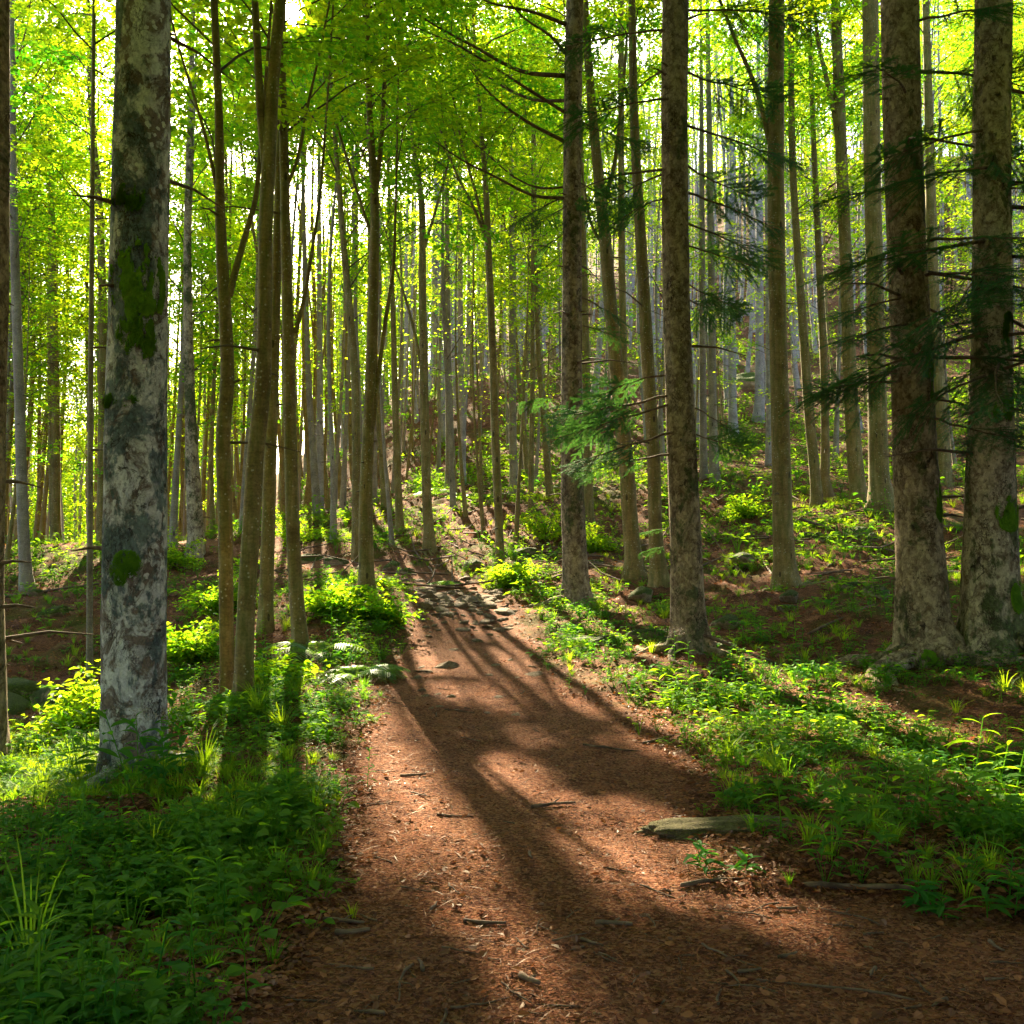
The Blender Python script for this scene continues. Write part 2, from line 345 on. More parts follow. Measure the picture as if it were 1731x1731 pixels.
# ------------------------------------------------------------------ terrain
CTRL = [  # (pixel x, pixel y, distance ahead in metres) of points on the ground
    (228, 1330, 7.3), (1572, 1135, 10.6), (1680, 1112, 10.5), (1168, 1112, 11.5), (974, 1022, 16), (1327, 1003, 17), (619, 1008, 15),
    (384, 1200, 10), (411, 1180, 9.5), (508, 1110, 12), (449, 1086, 13), (46, 1005, 22), (151, 1150, 13), (330, 946, 24),
    (727, 938, 22), (676, 905, 26), (846, 973, 19), (870, 842, 31), (782, 826, 34), (897, 875, 26), (998, 918, 24), (1072, 983, 18), (1114, 1003, 17),
    (1380, 868, 24), (1452, 863, 24), (1490, 866, 22), (1208, 820, 27), (1240, 745, 42), (1596, 825, 27), (1710, 750, 33), (1420, 650, 56), (1265, 655, 53),
    (537, 880, 30), (660, 720, 50), (760, 668, 66), (1250, 450, 100), (900, 600, 80), (1600, 480, 82), (1600, 700, 41), (1900, 640, 45), (1900, 420, 90),
    (600, 770, 60), (430, 965, 60), (520, 835, 56), (200, 1090, 60), (0, 1110, 60), (-300, 1110, 60), (330, 985, 42), (100, 1010, 42), (-250, 1020, 42), (100, 928, 27), (250, 938, 25), (-200, 940, 27), (-200, 1050, 14),
    (100, 1195, 11), (130, 1250, 9.5), (-150, 1250, 9), (500, 950, 23), (380, 933, 27), (600, 965, 20.5),
    (1450, 1000, 15), (1600, 955, 18), (1400, 900, 21.5), (1900, 1000, 13), (1731, 1300, 6.6), (1731, 1575, 4),
    (800, 1731, 3.19), (800, 1500, 4.5), (850, 1400, 5.45), (850, 1300, 6.95), (830, 1200, 9.4), (800, 1100, 12.6), (790, 1050, 14.6), (770, 1003, 17),
    (300, 1731, 3.19), (60, 1500, 4.6), (1400, 1731, 3.19), (400, 1300, 7.1), (1250, 1250, 7.9),
]
cp = np.array([P(*c) for c in CTRL])
extra = np.array([[-6, -4, 0], [6, -4, 0.1], [0, -12, 0], [-30, -20, -1], [30, -20, 2], [-20, 0, -.5], [20, 2, 2.5], [-60, 20, -1], [60, 20, 14],
                  [-60, 100, -20], [-20, 110, 14], [-35, 110, 2], [20, 130, 42], [70, 120, 50], [20, 165, 60], [100, 60, 34], [-90, 60, -14], [0, 150, 36], [-90, 150, -26], [90, 160, 58], [-100, -40, -3], [100, -40, 12]])
cp = np.concatenate([cp, extra])
def _tps(r2): return 0.5 * r2 * np.log(r2 + 1e-9)
_n = len(cp); _A = np.zeros((_n + 3, _n + 3))
_d2 = ((cp[:, None, :2] - cp[None, :, :2]) ** 2).sum(-1) / 100.0
_A[:_n, :_n] = _tps(_d2) + np.eye(_n) * 0.004
_A[:_n, _n] = 1; _A[:_n, _n + 1:] = cp[:, :2] / 10; _A[_n, :_n] = 1; _A[_n + 1:, :_n] = cp[:, :2].T / 10
_w = np.linalg.solve(_A, np.concatenate([cp[:, 2], [0, 0, 0]]))

_pe = [(-12, -1.6, 3.5), (-2, -1.1, 3.2)]
for (y, l, r) in ((1731, 440, 2000), (1600, 505, 1900), (1540, 540, 1560), (1500, 555, 1240), (1400, 572, 1170), (1300, 585, 1150), (1200, 640, 1010), (1150, 670, 935), (1100, 690, 898), (1050, 700, 880), (1003, 690, 850)):
    Y = float(np.interp(y, [1003, 1050, 1100, 1200, 1300, 1400, 1500, 1600, 1731], [17, 14.6, 12.6, 9.4, 6.95, 5.45, 4.5, 3.82, 3.19]))
    _pe.append((Y, (l - CX) / F * Y, (r - CX) / F * Y))
_pe = np.array(_pe)
_pc = np.array([((px - CX) / F * d, d) for px, d in ((790, 14.6), (770, 17), (690, 19.3), (590, 21.2), (490, 23.4), (370, 27), (250, 33), (150, 45))])
def path_sd(x, y):
    """> 0 inside the path, metres"""
    x = np.asarray(x, float); y = np.asarray(y, float)
    xl = np.interp(y, _pe[:, 0], _pe[:, 1]); xr = np.interp(y, _pe[:, 0], _pe[:, 2])
    s = np.minimum(x - xl, xr - x) - np.maximum(0, y - 17) * 3
    for i in range(len(_pc) - 1):
        a, b = _pc[i], _pc[i + 1]; ab = b - a
        t = np.clip(((x - a[0]) * ab[0] + (y - a[1]) * ab[1]) / (ab @ ab), 0, 1)
        d = np.hypot(x - a[0] - t * ab[0], y - a[1] - t * ab[1])
        s = np.maximum(s, 0.72 - d)
    p = np.stack([x * 1.1, y * 1.1, 0 * x], -1)
    return s + 0.16 * fbm(p, 5, 3) + 0.05 * vnoise(p * 6, 9)

def tz(x, y, bumps=True):
    x = np.atleast_1d(np.asarray(x, float)); y = np.atleast_1d(np.asarray(y, float)); out = np.zeros(len(x))
    for a in range(0, len(x), 60000):
        xs = x[a:a + 60000]; ys = y[a:a + 60000]
        d2 = ((xs[:, None] - cp[None, :, 0]) ** 2 + (ys[:, None] - cp[None, :, 1]) ** 2) / 100.0
        z = _tps(d2) @ _w[:_n] + _w[_n] + _w[_n + 1] * xs / 10 + _w[_n + 2] * ys / 10
        if bumps:
            s = path_sd(xs, ys); off = 1 - smooth(-0.7, 0.25, s)
            p = np.stack([xs, ys, 0 * xs], -1)
            z = z + off * (0.16 * fbm(p * .7, 1, 4) + (.10 + .10 * smooth(10, 20, ys)) * np.abs(fbm(p * 2.6, 2, 3)) + .05) + (1 - off) * (0.022 * fbm(p * 2.2, 3, 3))
            z = z + 0.010 * fbm(p * 9, 4, 2)
        out[a:a + 60000] = z
    return out
def gz(x, y): return float(tz([x], [y])[0])

def axis(lo, hi, c, fine, grow):
    a = [c]; s = fine
    while a[-1] < hi: a.append(a[-1] + s); s = fine * max(1, 1 + grow * abs(a[-1] - c))
    b = [c]; s = fine
    while b[-1] > lo: b.append(b[-1] - s); s = fine * max(1, 1 + grow * abs(b[-1] - c))
    return np.array(b[:0:-1] + a)
gx = axis(-130, 130, 0, .055, .14); gy = axis(-30, 170, 4, .055, .10)
GX, GY = np.meshgrid(gx, gy); gzv = tz(GX.ravel(), GY.ravel()).reshape(GX.shape)
nx, ny = len(gx), len(gy)
gv = np.stack([GX, GY, gzv], -1).reshape(-1, 3)
ii = (np.arange(ny - 1)[:, None] * nx + np.arange(nx - 1)[None, :]).ravel()
gq = np.stack([ii, ii + 1, ii + nx + 1, ii + nx], -1)
gc = gv[gq].mean(1); inside = path_sd(gc[:, 0], gc[:, 1]) > 0
def sub_mesh(name, mask, mat):
    q = gq[mask]; u, inv = np.unique(q, return_inverse=True)
    b = MB(); b.add(gv[u], q=inv.reshape(q.shape)); return b.build(name, [mat])
tag(sub_mesh('ground', ~inside, M['ground']), 'rising forest floor of brown leaf litter and moss', None, kind='structure')
tag(sub_mesh('path', inside, M['path']), 'trodden red brown dirt path running uphill between the trees', None, kind='structure')

# ------------------------------------------------------------------ sun gaps: the lines along which the canopy is open
GAPS = []   # (ground point, radius)
def gap(px, py, Y, r):
    p = P(px, py, Y); p[2] = gz(p[0], p[1]); GAPS.append((p, r * 1.2))
for g in ((650, 1300, 6.95, .42), (700, 1400, 5.4, .38), (610, 1360, 6.0, .3), (840, 1310, 6.8, .25), (1010, 1385, 5.6, .25), (1110, 1460, 4.85, .36), (830, 1180, 9.9, .3), (840, 1130, 11.4, .5), (720, 1098, 12.6, .4),
          (1240, 1235, 8.2, .6), (1380, 1190, 8.6, .5), (1300, 1215, 8.3, .5), (1160, 1270, 7.5, .4), (1010, 1110, 12, .8), (960, 1060, 13.5, .8), (520, 1220, 9, .5), (560, 1290, 7.5, .4), (600, 1160, 10.5, .6), (470, 1330, 6.6, .35),
          (80, 1290, 8.3, .6), (330, 1170, 10.5, .6), (860, 1010, 16, 1.2), (770, 1030, 15.4, .7), (580, 955, 21, 1.3), (700, 890, 27, 1.6), (520, 900, 26, 1.2), (1380, 885, 22.5, 1.2), (1300, 790, 30, 1.6), (1060, 850, 29, 1.5), (830, 900, 25, 1.4),
          (800, 1540, 4.2, .18), (930, 1680, 3.4, .15), (650, 970, 19.5, .8), (940, 840, 30, 1.3), (100, 940, 26, 1.5), (760, 1180, 9.9, .2), (690, 1250, 8.2, .25), (900, 1250, 8.1, .2), (400, 1250, 8, .6), (450, 1300, 7.2, .5), (560, 1210, 9.2, .6), (350, 1130, 11, .8), (30, 1320, 7.6, .6), (130, 1270, 8.6, .5), (1000, 1150, 10.6, .6), (1080, 1190, 9.5, .6), (1180, 1230, 8.3, .5), (1430, 1250, 7.6, .4), (1350, 1330, 6.3, .3), (1690, 1390, 5.6, .35),
          (940, 1090, 13, .7), (600, 1110, 12.4, .7), (640, 1060, 14, .7), (800, 1000, 17.2, .9), (720, 1015, 16.3, .8)):
    gap(*g)
def ground_fast(x, y):
    i = np.clip(np.searchsorted(gx, x), 0, nx - 1); j = np.clip(np.searchsorted(gy, y), 0, ny - 1); return gzv[j, i]
def openness(x, y):
    """where the canopy is thin enough for sun to reach the floor: rare near the camera, common on the bank and the slope"""
    n = fbm(np.stack([x * .85, y * .6, 0 * x], -1), 91, 3)
    thr = np.interp(y, [4.5, 6, 10, 13, 18, 45, 60], [.9, .36, .26, .10, -.12, -.14, .0])
    thr = thr - .10 * np.exp(-((x + 3.2) / 1.6) ** 2 - ((y - 8.5) / 2.5) ** 2) + .16 * np.exp(-((x - 5) / 2.5) ** 2 - ((y - 11) / 3.5) ** 2)
    thr = thr + .5 * smooth(-4.2, -5.5, x) * smooth(34, 26, y)
    return n > thr
_ox = np.arange(-40, 40, .1); _oy = np.arange(2, 62, .1); _OX, _OY = np.meshgrid(_ox, _oy)
OPEN = openness(_OX.ravel(), _OY.ravel()).reshape(_OX.shape); OPEN[_oy < 4.6] = False
_sh = SUN[:2] / np.linalg.norm(SUN[:2])
for p, r in GAPS:
    al = (_OX - p[0]) * _sh[0] + (_OY - p[1]) * _sh[1]; ac = (_OX - p[0]) * _sh[1] - (_OY - p[1]) * _sh[0]
    OPEN |= (al * SUN[2]) ** 2 + ac ** 2 < (r * (1 + .25 * np.sin(5 * np.arctan2(ac, al) + p[0] * 9))) ** 2
def in_gap(c):
    """mask of leaves that stand in an open line between the sun and a sunlit spot of the floor"""
    c = np.asarray(c, float); z = np.full(len(c), 1.0)
    for _ in range(4):
        t = (c[:, 2] - z) / SUN[2]; gx_ = c[:, 0] - t * SUN[0]; gy_ = c[:, 1] - t * SUN[1]; z = ground_fast(gx_, gy_)
    ok = (gy_ > 2.1) & (gy_ < 61.8) & (np.abs(gx_) < 39.8) & (t > 3)
    a = np.clip(((gy_ - 2) / .1).astype(int), 0, len(_oy) - 1); b = np.clip(((gx_ + 40) / .1).astype(int), 0, len(_ox) - 1)
    m = ok & OPEN[a, b] & (_hash(*(np.floor(c * 997).astype(np.int64).T), 5) < .985)
    d = c - np.array([0, 0, CAM_H]); t = d @ SUN; m |= (np.linalg.norm(d - t[:, None] * SUN, axis=1) < (.10 + .009 * t) * (.5 + .9 * _hash(*(np.floor(c * 613).astype(np.int64).T), 7))) & (t > 1.5)
    return m

# ------------------------------------------------------------------ leaves and trees
def leaf_quads(c, ax, nrm, L, Wd, rng, fold=.18):
    s = unit(np.cross(nrm, ax)); L = L[:, None]; Wd = Wd[:, None]
    v = np.stack([c - ax * L * .5, c - ax * L * .06 + s * Wd * .5 + nrm * Wd * fold, c + ax * L * .5 - nrm * L * .06, c - ax * L * .06 - s * Wd * .5 + nrm * Wd * fold], 1)
    n = len(c); q = np.arange(n * 4).reshape(n, 4)
    return v.reshape(-1, 3), q

def leaf_hex(c, ax, nrm, L, Wd, fold=.2):
    """six-sided leaf folded along its midrib and curled at the tip"""
    s = unit(np.cross(nrm, ax)); L = L[:, None]; Wd = Wd[:, None]
    v = np.stack([c - ax * L * .5, c - ax * L * .20 + s * Wd * .46 + nrm * Wd * fold, c + ax * L * .18 + s * Wd * .42 + nrm * Wd * fold * 1.3, c + ax * L * .5 + nrm * L * .08,
                  c + ax * L * .18 - s * Wd * .42 + nrm * Wd * fold * .7, c - ax * L * .20 - s * Wd * .46 + nrm * Wd * fold], 1)
    k = np.arange(len(c))[:, None] * 6; q = np.concatenate([k + [0, 1, 2, 3], k + [3, 4, 5, 0]])
    return v.reshape(-1, 3), q

class Foliage:
    def __init__(s): s.c = []; s.ax = []; s.nm = []; s.L = []; s.W = []; s.t = []
    def spray(s, pts, n, spread, size, rng, tint):
        """N leaves in a flat layer along the twig PTS"""
        k = len(pts); u = rng.random(n) ** .8 * (k - 1); i = np.minimum(u.astype(int), k - 2); f = (u - i)[:, None]
        a = pts[i]; b = pts[i + 1]; c = a + (b - a) * f; d = unit(b - a)
        side = unit(np.cross(d, np.array([0, 0, 1.0]))); sg = rng.choice([-1, 1], n)
        off = rng.random(n) * spread
        c = c + side * (sg * off)[:, None] + np.stack([np.zeros(n), np.zeros(n), rng.normal(0, .035, n) - off * .15], -1)
        ax = unit(d * .7 + side * (sg * (.4 + rng.random(n)))[:, None] + rng.normal(0, .25, (n, 3)) + np.array([0, 0, -.15]))
        nm = unit(np.array([0, 0, 1.0]) + rng.normal(0, .42, (n, 3))); nm = unit(nm - ax * (nm * ax).sum(1)[:, None])
        s.c.append(c); s.ax.append(ax); s.nm.append(nm)
        L = size * (.65 + .6 * rng.random(n)); s.L.append(L); s.W.append(L * (.58 + .14 * rng.random(n))); s.t.append(np.clip(tint + rng.normal(0, .25, n), 0, 1))
    def arrays(s):
        return [np.concatenate(x) for x in (s.c, s.ax, s.nm, s.L, s.W, s.t)] if s.c else None

def crown_on(axis_pts, rng, h0, h1, nb, lmax, leaf=.095, dens=1.3, asc=(35, 60), twig_seg=4, tint=.5, shape='beech', low_len=.7):
    """limbs, twigs and leaves round a stem; returns (wood tubes [(v,t,q)], Foliage)"""
    wood = []; fo = Foliage()
    zz = axis_pts[:, 2]
    az = rng.random() * 6.28
    for i in range(nb):
        u = (i + rng.random()) / nb; h = h0 + (h1 - h0) * u ** .9
        k = min(max(int(np.searchsorted(zz, h)), 1), len(zz) - 1); f = (h - zz[k - 1]) / max(zz[k] - zz[k - 1], 1e-6)
        p = axis_pts[k - 1] + (axis_pts[k] - axis_pts[k - 1]) * min(max(f, 0), 1)
        az += 2.4 + rng.normal(0, .5)
        prof = low_len + (1 - low_len) * min(1, u / .4); prof *= 1 - .72 * max(0, (u - .55) / .45)
        L = lmax * prof * (.6 + .55 * rng.random())
        el = R(rng.uniform(*asc)) ; el = R(90) - el; el = el + .25 * u
        d = np.array([math.cos(az) * math.cos(el), math.sin(az) * math.cos(el), math.sin(el)])
        n = 8; pts = [p.copy()]; dd = d.copy()
        for j in range(n - 1):
            dd = dd + rng.normal(0, .10, 3) + np.array([0, 0, -.045 if u < .8 else 0.0]); dd /= np.linalg.norm(dd)
            pts.append(pts[-1] + dd * L / (n - 1))
        pts = np.array(pts); r0 = .0042 * L + .004
        wood.append(tube(pts, np.linspace(r0, r0 * .22, n), 5 if L > 1.8 else 4))
        nt_ = max(4, int(L * 3.4)); sgn = 1
        tt = np.clip(tint + rng.normal(0, .24), 0, 1)
        for j in range(nt_):
            w = .22 + .78 * (j + rng.random()) / nt_; q = w * (n - 1); a = min(int(q), n - 2); bp = pts[a] + (pts[a + 1] - pts[a]) * (q - a)
            bd = unit(pts[a + 1] - pts[a]); side = unit(np.cross(bd, np.array([0, 0, 1.0]))); sgn = -sgn
            td = unit(bd * rng.uniform(.35, .9) + side * sgn * rng.uniform(.5, 1.0) + np.array([0, 0, rng.uniform(-.35, .2)]))
            td[2] *= .55; tl = (.35 + .32 * L * (1.05 - w)) * rng.uniform(.7, 1.3)
            tp = np.array([bp, bp + td * tl * .35, bp + td * tl * .7 + np.array([0, 0, -.02]), bp + td * tl + np.array([0, 0, -.07 * tl])])
            wood.append(tube(tp, [.0038, .003, .0022, .001], 3))
            fo.spray(tp, max(3, int(tl * 34 * dens)), .20 + .10 * tl, leaf, rng, tt)
        fo.spray(pts[n // 2:], max(3, int(L * 16 * dens)), .22, leaf, rng, tt)
    return wood, fo

def pack_wood(wood):
    """twigs and limbs as one array set: points, faces, which tube each belongs to, the tubes' middles"""
    if not wood: return np.zeros((0, 3)), np.zeros((0, 4), int), np.zeros(0, int), np.zeros((0, 3))
    n = np.cumsum([0] + [len(w[0]) for w in wood]); v = np.concatenate([w[0] for w in wood]); q = np.concatenate([w[2] + n[k] for k, w in enumerate(wood)])
    return v, q, np.repeat(np.arange(len(wood)), np.diff(n)), np.array([w[0].mean(0) for w in wood])
def crown_mesh(A, wd, leaf_m, keep=None, keep_w=None):
    c, ax, nm, L, Wd, tn = A if keep is None else [x[keep] for x in A]
    b = MB(); v, q, tid, mid = wd
    if keep_w is not None and len(v):
        kv = keep_w[tid]; new = np.cumsum(kv) - 1; q = new[q[kv[q[:, 0]]]]; v = v[kv]
    if len(v): b.add(v, q=q, mat=1)
    v, q = leaf_quads(c, ax, nm, L, Wd, None); b.add(v, q=q, mat=0, tint=np.repeat(tn, 4), smooth=False)
    return b.mesh('crown', [leaf_m, M['twig']])
def emit_crown(fo, wood, parent, leaf_m, at):
    A = fo.arrays(); wd = pack_wood(wood)
    return link('crown', crown_mesh(A, wd, leaf_m, ~in_gap(A[0] + at), ~in_gap(wd[3] + at)), parent)

def trunk_mesh(b, pts, rad, seg, seed, lobes=5, flare_h=.9, rough=.03, flare_amp=.16):
    """tapering trunk with a lobed root flare and uneven girth"""
    n = len(pts); ph = np.arange(seg) * 2 * np.pi / seg
    h = pts[:, 2] - pts[0, 2] - .35
    fl = np.exp(-np.maximum(h, 0) / (flare_h * .33)) 
    rs = np.random.default_rng(seed); p0 = rs.random() * 6.28
    lob = fl[:, None] * (flare_amp * np.cos(lobes * ph + p0) + flare_amp * .6 * np.cos((lobes - 2) * ph + p0 * 2.1))[None, :]
    q3 = np.stack([np.repeat(np.cos(ph)[None], n, 0) * 1.4, np.repeat(np.sin(ph)[None], n, 0) * 1.4, np.repeat(h[:, None] * 1.6, seg, 1)], -1).reshape(-1, 3)
    ns = fbm(q3, seed, 3).reshape(n, seg) * rough * 2 + fbm(q3 * np.array([3.5, 3.5, 3]), seed + 3, 2).reshape(n, seg) * rough
    v, t, q = tube(pts, rad, seg, 1 + lob + ns)
    b.add(v, t, q); return v

def extend_up(pts, rad, H):
    """carry a traced stem on past the top of the picture up to height H above its base"""
    z0 = pts[0, 2]; top = pts[-1]; rem = z0 + H - top[2]
    if rem < .5: return pts, rad
    d = unit(pts[-1] - pts[-min(6, len(pts))]); n = max(4, int(rem / .6)); out = [top]; rr = []
    for i in range(1, n + 1):
        dd = unit(d * (1 - i / n * .6) + np.array([0, 0, i / n * .6])); out.append(out[-1] + dd * rem / n); rr.append(max(rad[-1] * (1 - i / n) ** .8, .012))
    return np.concatenate([pts, np.array(out[1:])]), np.concatenate([rad, rr])

def traced(line, Y, step, lean=0.0):
    c = np.array([[*P(px, py, Y + lean * i / max(1, len(line) - 1)), w / 2 / F * Y] for i, (px, py, w) in enumerate(line)])
    r = catmull(c, step); return r[:, :3], np.maximum(r[:, 3], .008)

def main_tree(name, label, kind, Y, line, H, limbs=(), crown=None, bark=None, seg=None, seed=1, lobes=5, stubs=0, roots=0, group=None, lean=0.0, flare=.16):
    rng = np.random.default_rng(seed * 7 + 3)
    step = .10 if Y < 12 else .16 if Y < 20 else .3
    pts, rad = traced(line, Y, step, lean)
    g = gz(pts[0, 0], pts[0, 1])
    dz = g - pts[0, 2]; pts[:, 2] += dz * np.exp(-np.maximum(pts[:, 2] - pts[0, 2], 0) / 1.2)
    base = pts[0].copy(); base[2] = g
    pts = np.concatenate([base[None] - [[0, 0, .35]], pts]); rad = np.concatenate([[rad[0] * 1.12], rad])
    pts, rad = extend_up(pts, rad, H)
    loc = pts - base
    root = tag(empty(name, base), label, 'tree', group)
    bark = bark or ('fir_bark' if kind == 'fir' else 'beech_bark')
    seg = seg or (40 if Y < 9 else 28 if Y < 13 else 18 if Y < 20 else 12)
    b = MB(); trunk_mesh(b, loc, rad, seg, seed, lobes, rough=.022 if kind == 'fir' else .03, flare_amp=flare)
    wood = []; fo = Foliage()
    for lb in limbs:
        lp, lr = traced(lb, Y, .12); lp = lp - base
        if lp[-1, 2] < H * .55:
            ext, er = extend_up(lp, lr, min(H * .75, lp[-1, 2] - lp[0, 2] + 3.5)); lp, lr = ext, er
        b.add(*tube(lp, lr, 10))
        if crown:
            w_, f_ = crown_on(lp, rng, lp[0, 2] + (lp[-1, 2] - lp[0, 2]) * .35, lp[-1, 2], crown.get('limb_nb', 7), crown['lmax'] * .55, crown.get('leaf', .10), crown.get('dens', 1.5), tint=crown.get('tint', .5))
            wood += w_
            for a in ('c', 'ax', 'nm', 'L', 'W', 't'): getattr(fo, a).extend(getattr(f_, a))
    for k in range(stubs or 6):                                       # dead branch stubs
        i = int(len(loc) * rng.uniform(.10, .85)); r_ = rad[i]; a = rng.random() * 6.28; L = rng.choice([.08, .15, .3, .7, 1.1], p=[.35, .25, .2, .12, .08])
        d = np.array([math.cos(a), math.sin(a), rng.uniform(-.15, .25)]); p = loc[i] + d * r_ * .8
        pp = np.array([p, p + d * L * .5, p + d * L + [0, 0, -.12 * L]]); b.add(*tube(pp, [.014 + r_ * .03, .009 + r_ * .015, .004], 6), mat=1)
    for k in range(roots):                                            # roots over the ground
        a = k * 6.28 / roots + rng.normal(0, .35); L = rad[2] * rng.uniform(2.2, 4.2); n = 9; pp = []
        for j in range(n):
            s = j / (n - 1); a2 = a + .5 * math.sin(s * 3 + k); x = math.cos(a2) * (rad[2] * .7 + L * s); y = math.sin(a2) * (rad[2] * .7 + L * s)
            pp.append([x, y, gz(base[0] + x, base[1] + y) - base[2] + rad[2] * .30 * (1 - s) ** 2 - .035 * s])
        b.add(*tube(np.array(pp), rad[2] * .22 * np.linspace(1, .2, n), 8))
    if crown:
        w_, f_ = crown_on(loc, rng, crown['h0'], H * .98, int(crown['nb'] * 1.35), crown['lmax'], crown.get('leaf', .10), crown.get('dens', 1.5), crown.get('asc', (30, 60)), tint=crown.get('tint', .5), low_len=crown.get('low', .7))
        wood += w_
        for a in ('c', 'ax', 'nm', 'L', 'W', 't'): getattr(fo, a).extend(getattr(f_, a))
    b.build('trunk', [M[bark], M['twig'] if kind != 'fir' else M['dead_wood']], root)
    if fo.c: emit_crown(fo, wood, root, M['beech_leaf'], base)
    return root, loc, rad, base, rng

# ------------------------------------------------------------------ the traced trees
B = dict
main = []
def T(*a, **k):
    r = main_tree(*a, **k); main.append(r); return r
hero = T('fir_tree', 'thick pale grey fir trunk with green moss patches beside the shaded herbs', 'fir', 7.3,
  [(228, 1335, 128), (227, 1300, 116), (226, 1240, 111), (226, 1150, 107), (227, 1000, 105), (229, 850, 102), (231, 650, 98), (236, 400, 95), (241, 150, 92), (242, 0, 90)], 24, bark='hero_bark', seg=96, seed=11, lobes=6, stubs=10, flare=.10, roots=5)
T('fir_tree', 'dark fir trunk cut off by the edge of the view, nearest the mossy bank', 'fir', 8.0, [(-33, 1290, 96), (-35, 1150, 84), (-36, 900, 80), (-28, 400, 80), (-24, 0, 75)], 24, seed=12, stubs=14, flare=.1)
T('beech_tree', 'slender grey trunk with a flared dark foot rising from the mossy bank beyond the ditch', 'beech', 22, [(46, 1005, 28), (42, 950, 20), (38, 850, 18), (32, 650, 16), (27, 500, 15), (22, 300, 13), (18, 0, 11)], 17, crown=B(h0=7, nb=20, lmax=3.6), bark='pale_bark', seed=13)
T('young_tree', 'thinnest bare pole of a tree standing in the ditch beside the mossy fir', 'beech', 13, [(151, 1150, 11), (152, 900, 9.5), (153, 700, 9), (155, 450, 8), (157, 200, 7), (159, 0, 6)], 12, crown=B(h0=5.5, nb=14, lmax=2.2), bark='pale_bark', seed=14)
T('beech_tree', 'brown beech showing close behind the mossy fir trunk on its shaded side', 'beech', 26, [(170, 920, 16), (172, 800, 14), (173, 700, 14), (174, 550, 14), (168, 350, 12), (155, 200, 10), (150, 50, 8)], 18, crown=B(h0=6, nb=24, lmax=4.0), seed=15)
T('fir_tree', 'pale speckled conifer with a bent foot on the bank behind the forked beech', 'fir', 24, [(330, 948, 34), (331, 910, 29), (328, 850, 27), (322, 700, 19), (318, 550, 16), (317, 400, 13), (320, 270, 11)], 20, bark='moss_bark', seed=16, stubs=24, crown=B(h0=12, nb=12, lmax=2.6))
T('beech_tree', 'mossy olive beech forking into a side limb at mid height, beside the leaning beech', 'beech', 10, [(384, 1205, 34), (384, 1165, 27), (383, 1100, 24), (381, 900, 24), (377, 750, 24), (384, 650, 24), (382, 560, 22), (376, 450, 20), (372, 350, 17), (370, 200, 14), (362, 0, 12)], 14,
  limbs=[[(387, 500, 14), (400, 450, 12), (420, 380, 10), (433, 330, 9), (441, 240, 7)], [(372, 345, 8), (352, 250, 6), (330, 170, 5), (305, 90, 4)]], crown=B(h0=5.2, nb=18, lmax=3.2, limb_nb=8), seed=17)
T('beech_tree', 'large leaning dark beech with twin stems against the sun', 'beech', 9.5, [(411, 1188, 38), (412, 1150, 33), (415, 1050, 30), (424, 900, 29), (431, 780, 29), (444, 650, 27), (447, 560, 25), (449, 400, 24), (455, 250, 23), (463, 120, 20), (474, 0, 19)], 17,
  limbs=[[(447, 275, 14), (440, 180, 14), (435, 80, 13), (431, 0, 12)]], crown=B(h0=6.8, nb=18, lmax=3.6, limb_nb=8), seed=18)
T('beech_tree', 'upright mossy beech with a fern at its foot beside the path', 'beech', 12, [(508, 1114, 34), (506, 1080, 27), (502, 1030, 25), (495, 900, 23), (491, 750, 22), (488, 600, 20), (484, 450, 18), (481, 300, 16), (478, 180, 14), (476, 50, 12)], 16,
  limbs=[[(500, 562, 8), (515, 500, 7), (528, 420, 6), (541, 330, 5), (552, 190, 4)], [(484, 320, 6), (505, 260, 6), (520, 180, 5), (538, 100, 4)]], crown=B(h0=5.6, nb=18, lmax=3.2, limb_nb=8), seed=19)
T('beech_tree', 'grey speckled beech half hidden behind the leaning dark beech', 'beech', 13, [(449, 1090, 29), (450, 1040, 25), (452, 950, 23), (456, 800, 22), (461, 650, 20), (466, 500, 17), (470, 350, 14)], 15, crown=B(h0=5.5, nb=16, lmax=3.2), seed=20)
T('beech_tree', 'tall straight beech with a thin twin stem where the stony path bends', 'beech', 15, [(619, 1012, 30), (619, 975, 26), (618, 850, 23), (622, 750, 20), (628, 600, 19), (632, 450, 17), (633, 330, 15), (625, 200, 11), (622, 100, 9)], 16,
  limbs=[[(634, 330, 11), (645, 230, 8), (650, 120, 7), (652, 0, 6)], [(630, 720, 9), (640, 630, 8), (652, 540, 7), (665, 450, 6), (669, 340, 4)], [(632, 410, 6), (612, 350, 5), (590, 280, 5), (566, 200, 4)]], crown=B(h0=6.0, nb=22, lmax=3.4, limb_nb=9), seed=21)
T('beech_tree', 'cracked brown beech just behind the tall straight beech at the bend', 'beech', 22, [(603, 850, 17), (602, 700, 14), (598, 600, 13), (587, 480, 12), (578, 380, 10), (570, 280, 8)], 16, crown=B(h0=5, nb=26, lmax=3.8), seed=22)
T('beech_tree', 'beech with exposed pale roots on the red bank above the stones', 'beech', 22, [(727, 940, 26), (725, 900, 18), (722, 850, 16), (718, 720, 15), (716, 600, 14), (714, 480, 13), (713, 350, 11), (700, 250, 7)], 16,
  limbs=[[(716, 640, 5), (700, 560, 5), (684, 500, 4), (668, 450, 3)], [(714, 430, 6), (735, 360, 5), (752, 300, 4)]], crown=B(h0=5.5, nb=26, lmax=3.8), seed=23, roots=7)
T('beech_tree', 'slim beech on the sunlit red slope left of the rooted beech', 'beech', 26, [(676, 905, 20), (675, 870, 14), (672, 800, 12), (668, 680, 11), (665, 550, 9), (660, 400, 7)], 16, crown=B(h0=5, nb=26, lmax=3.6), seed=24, roots=5)
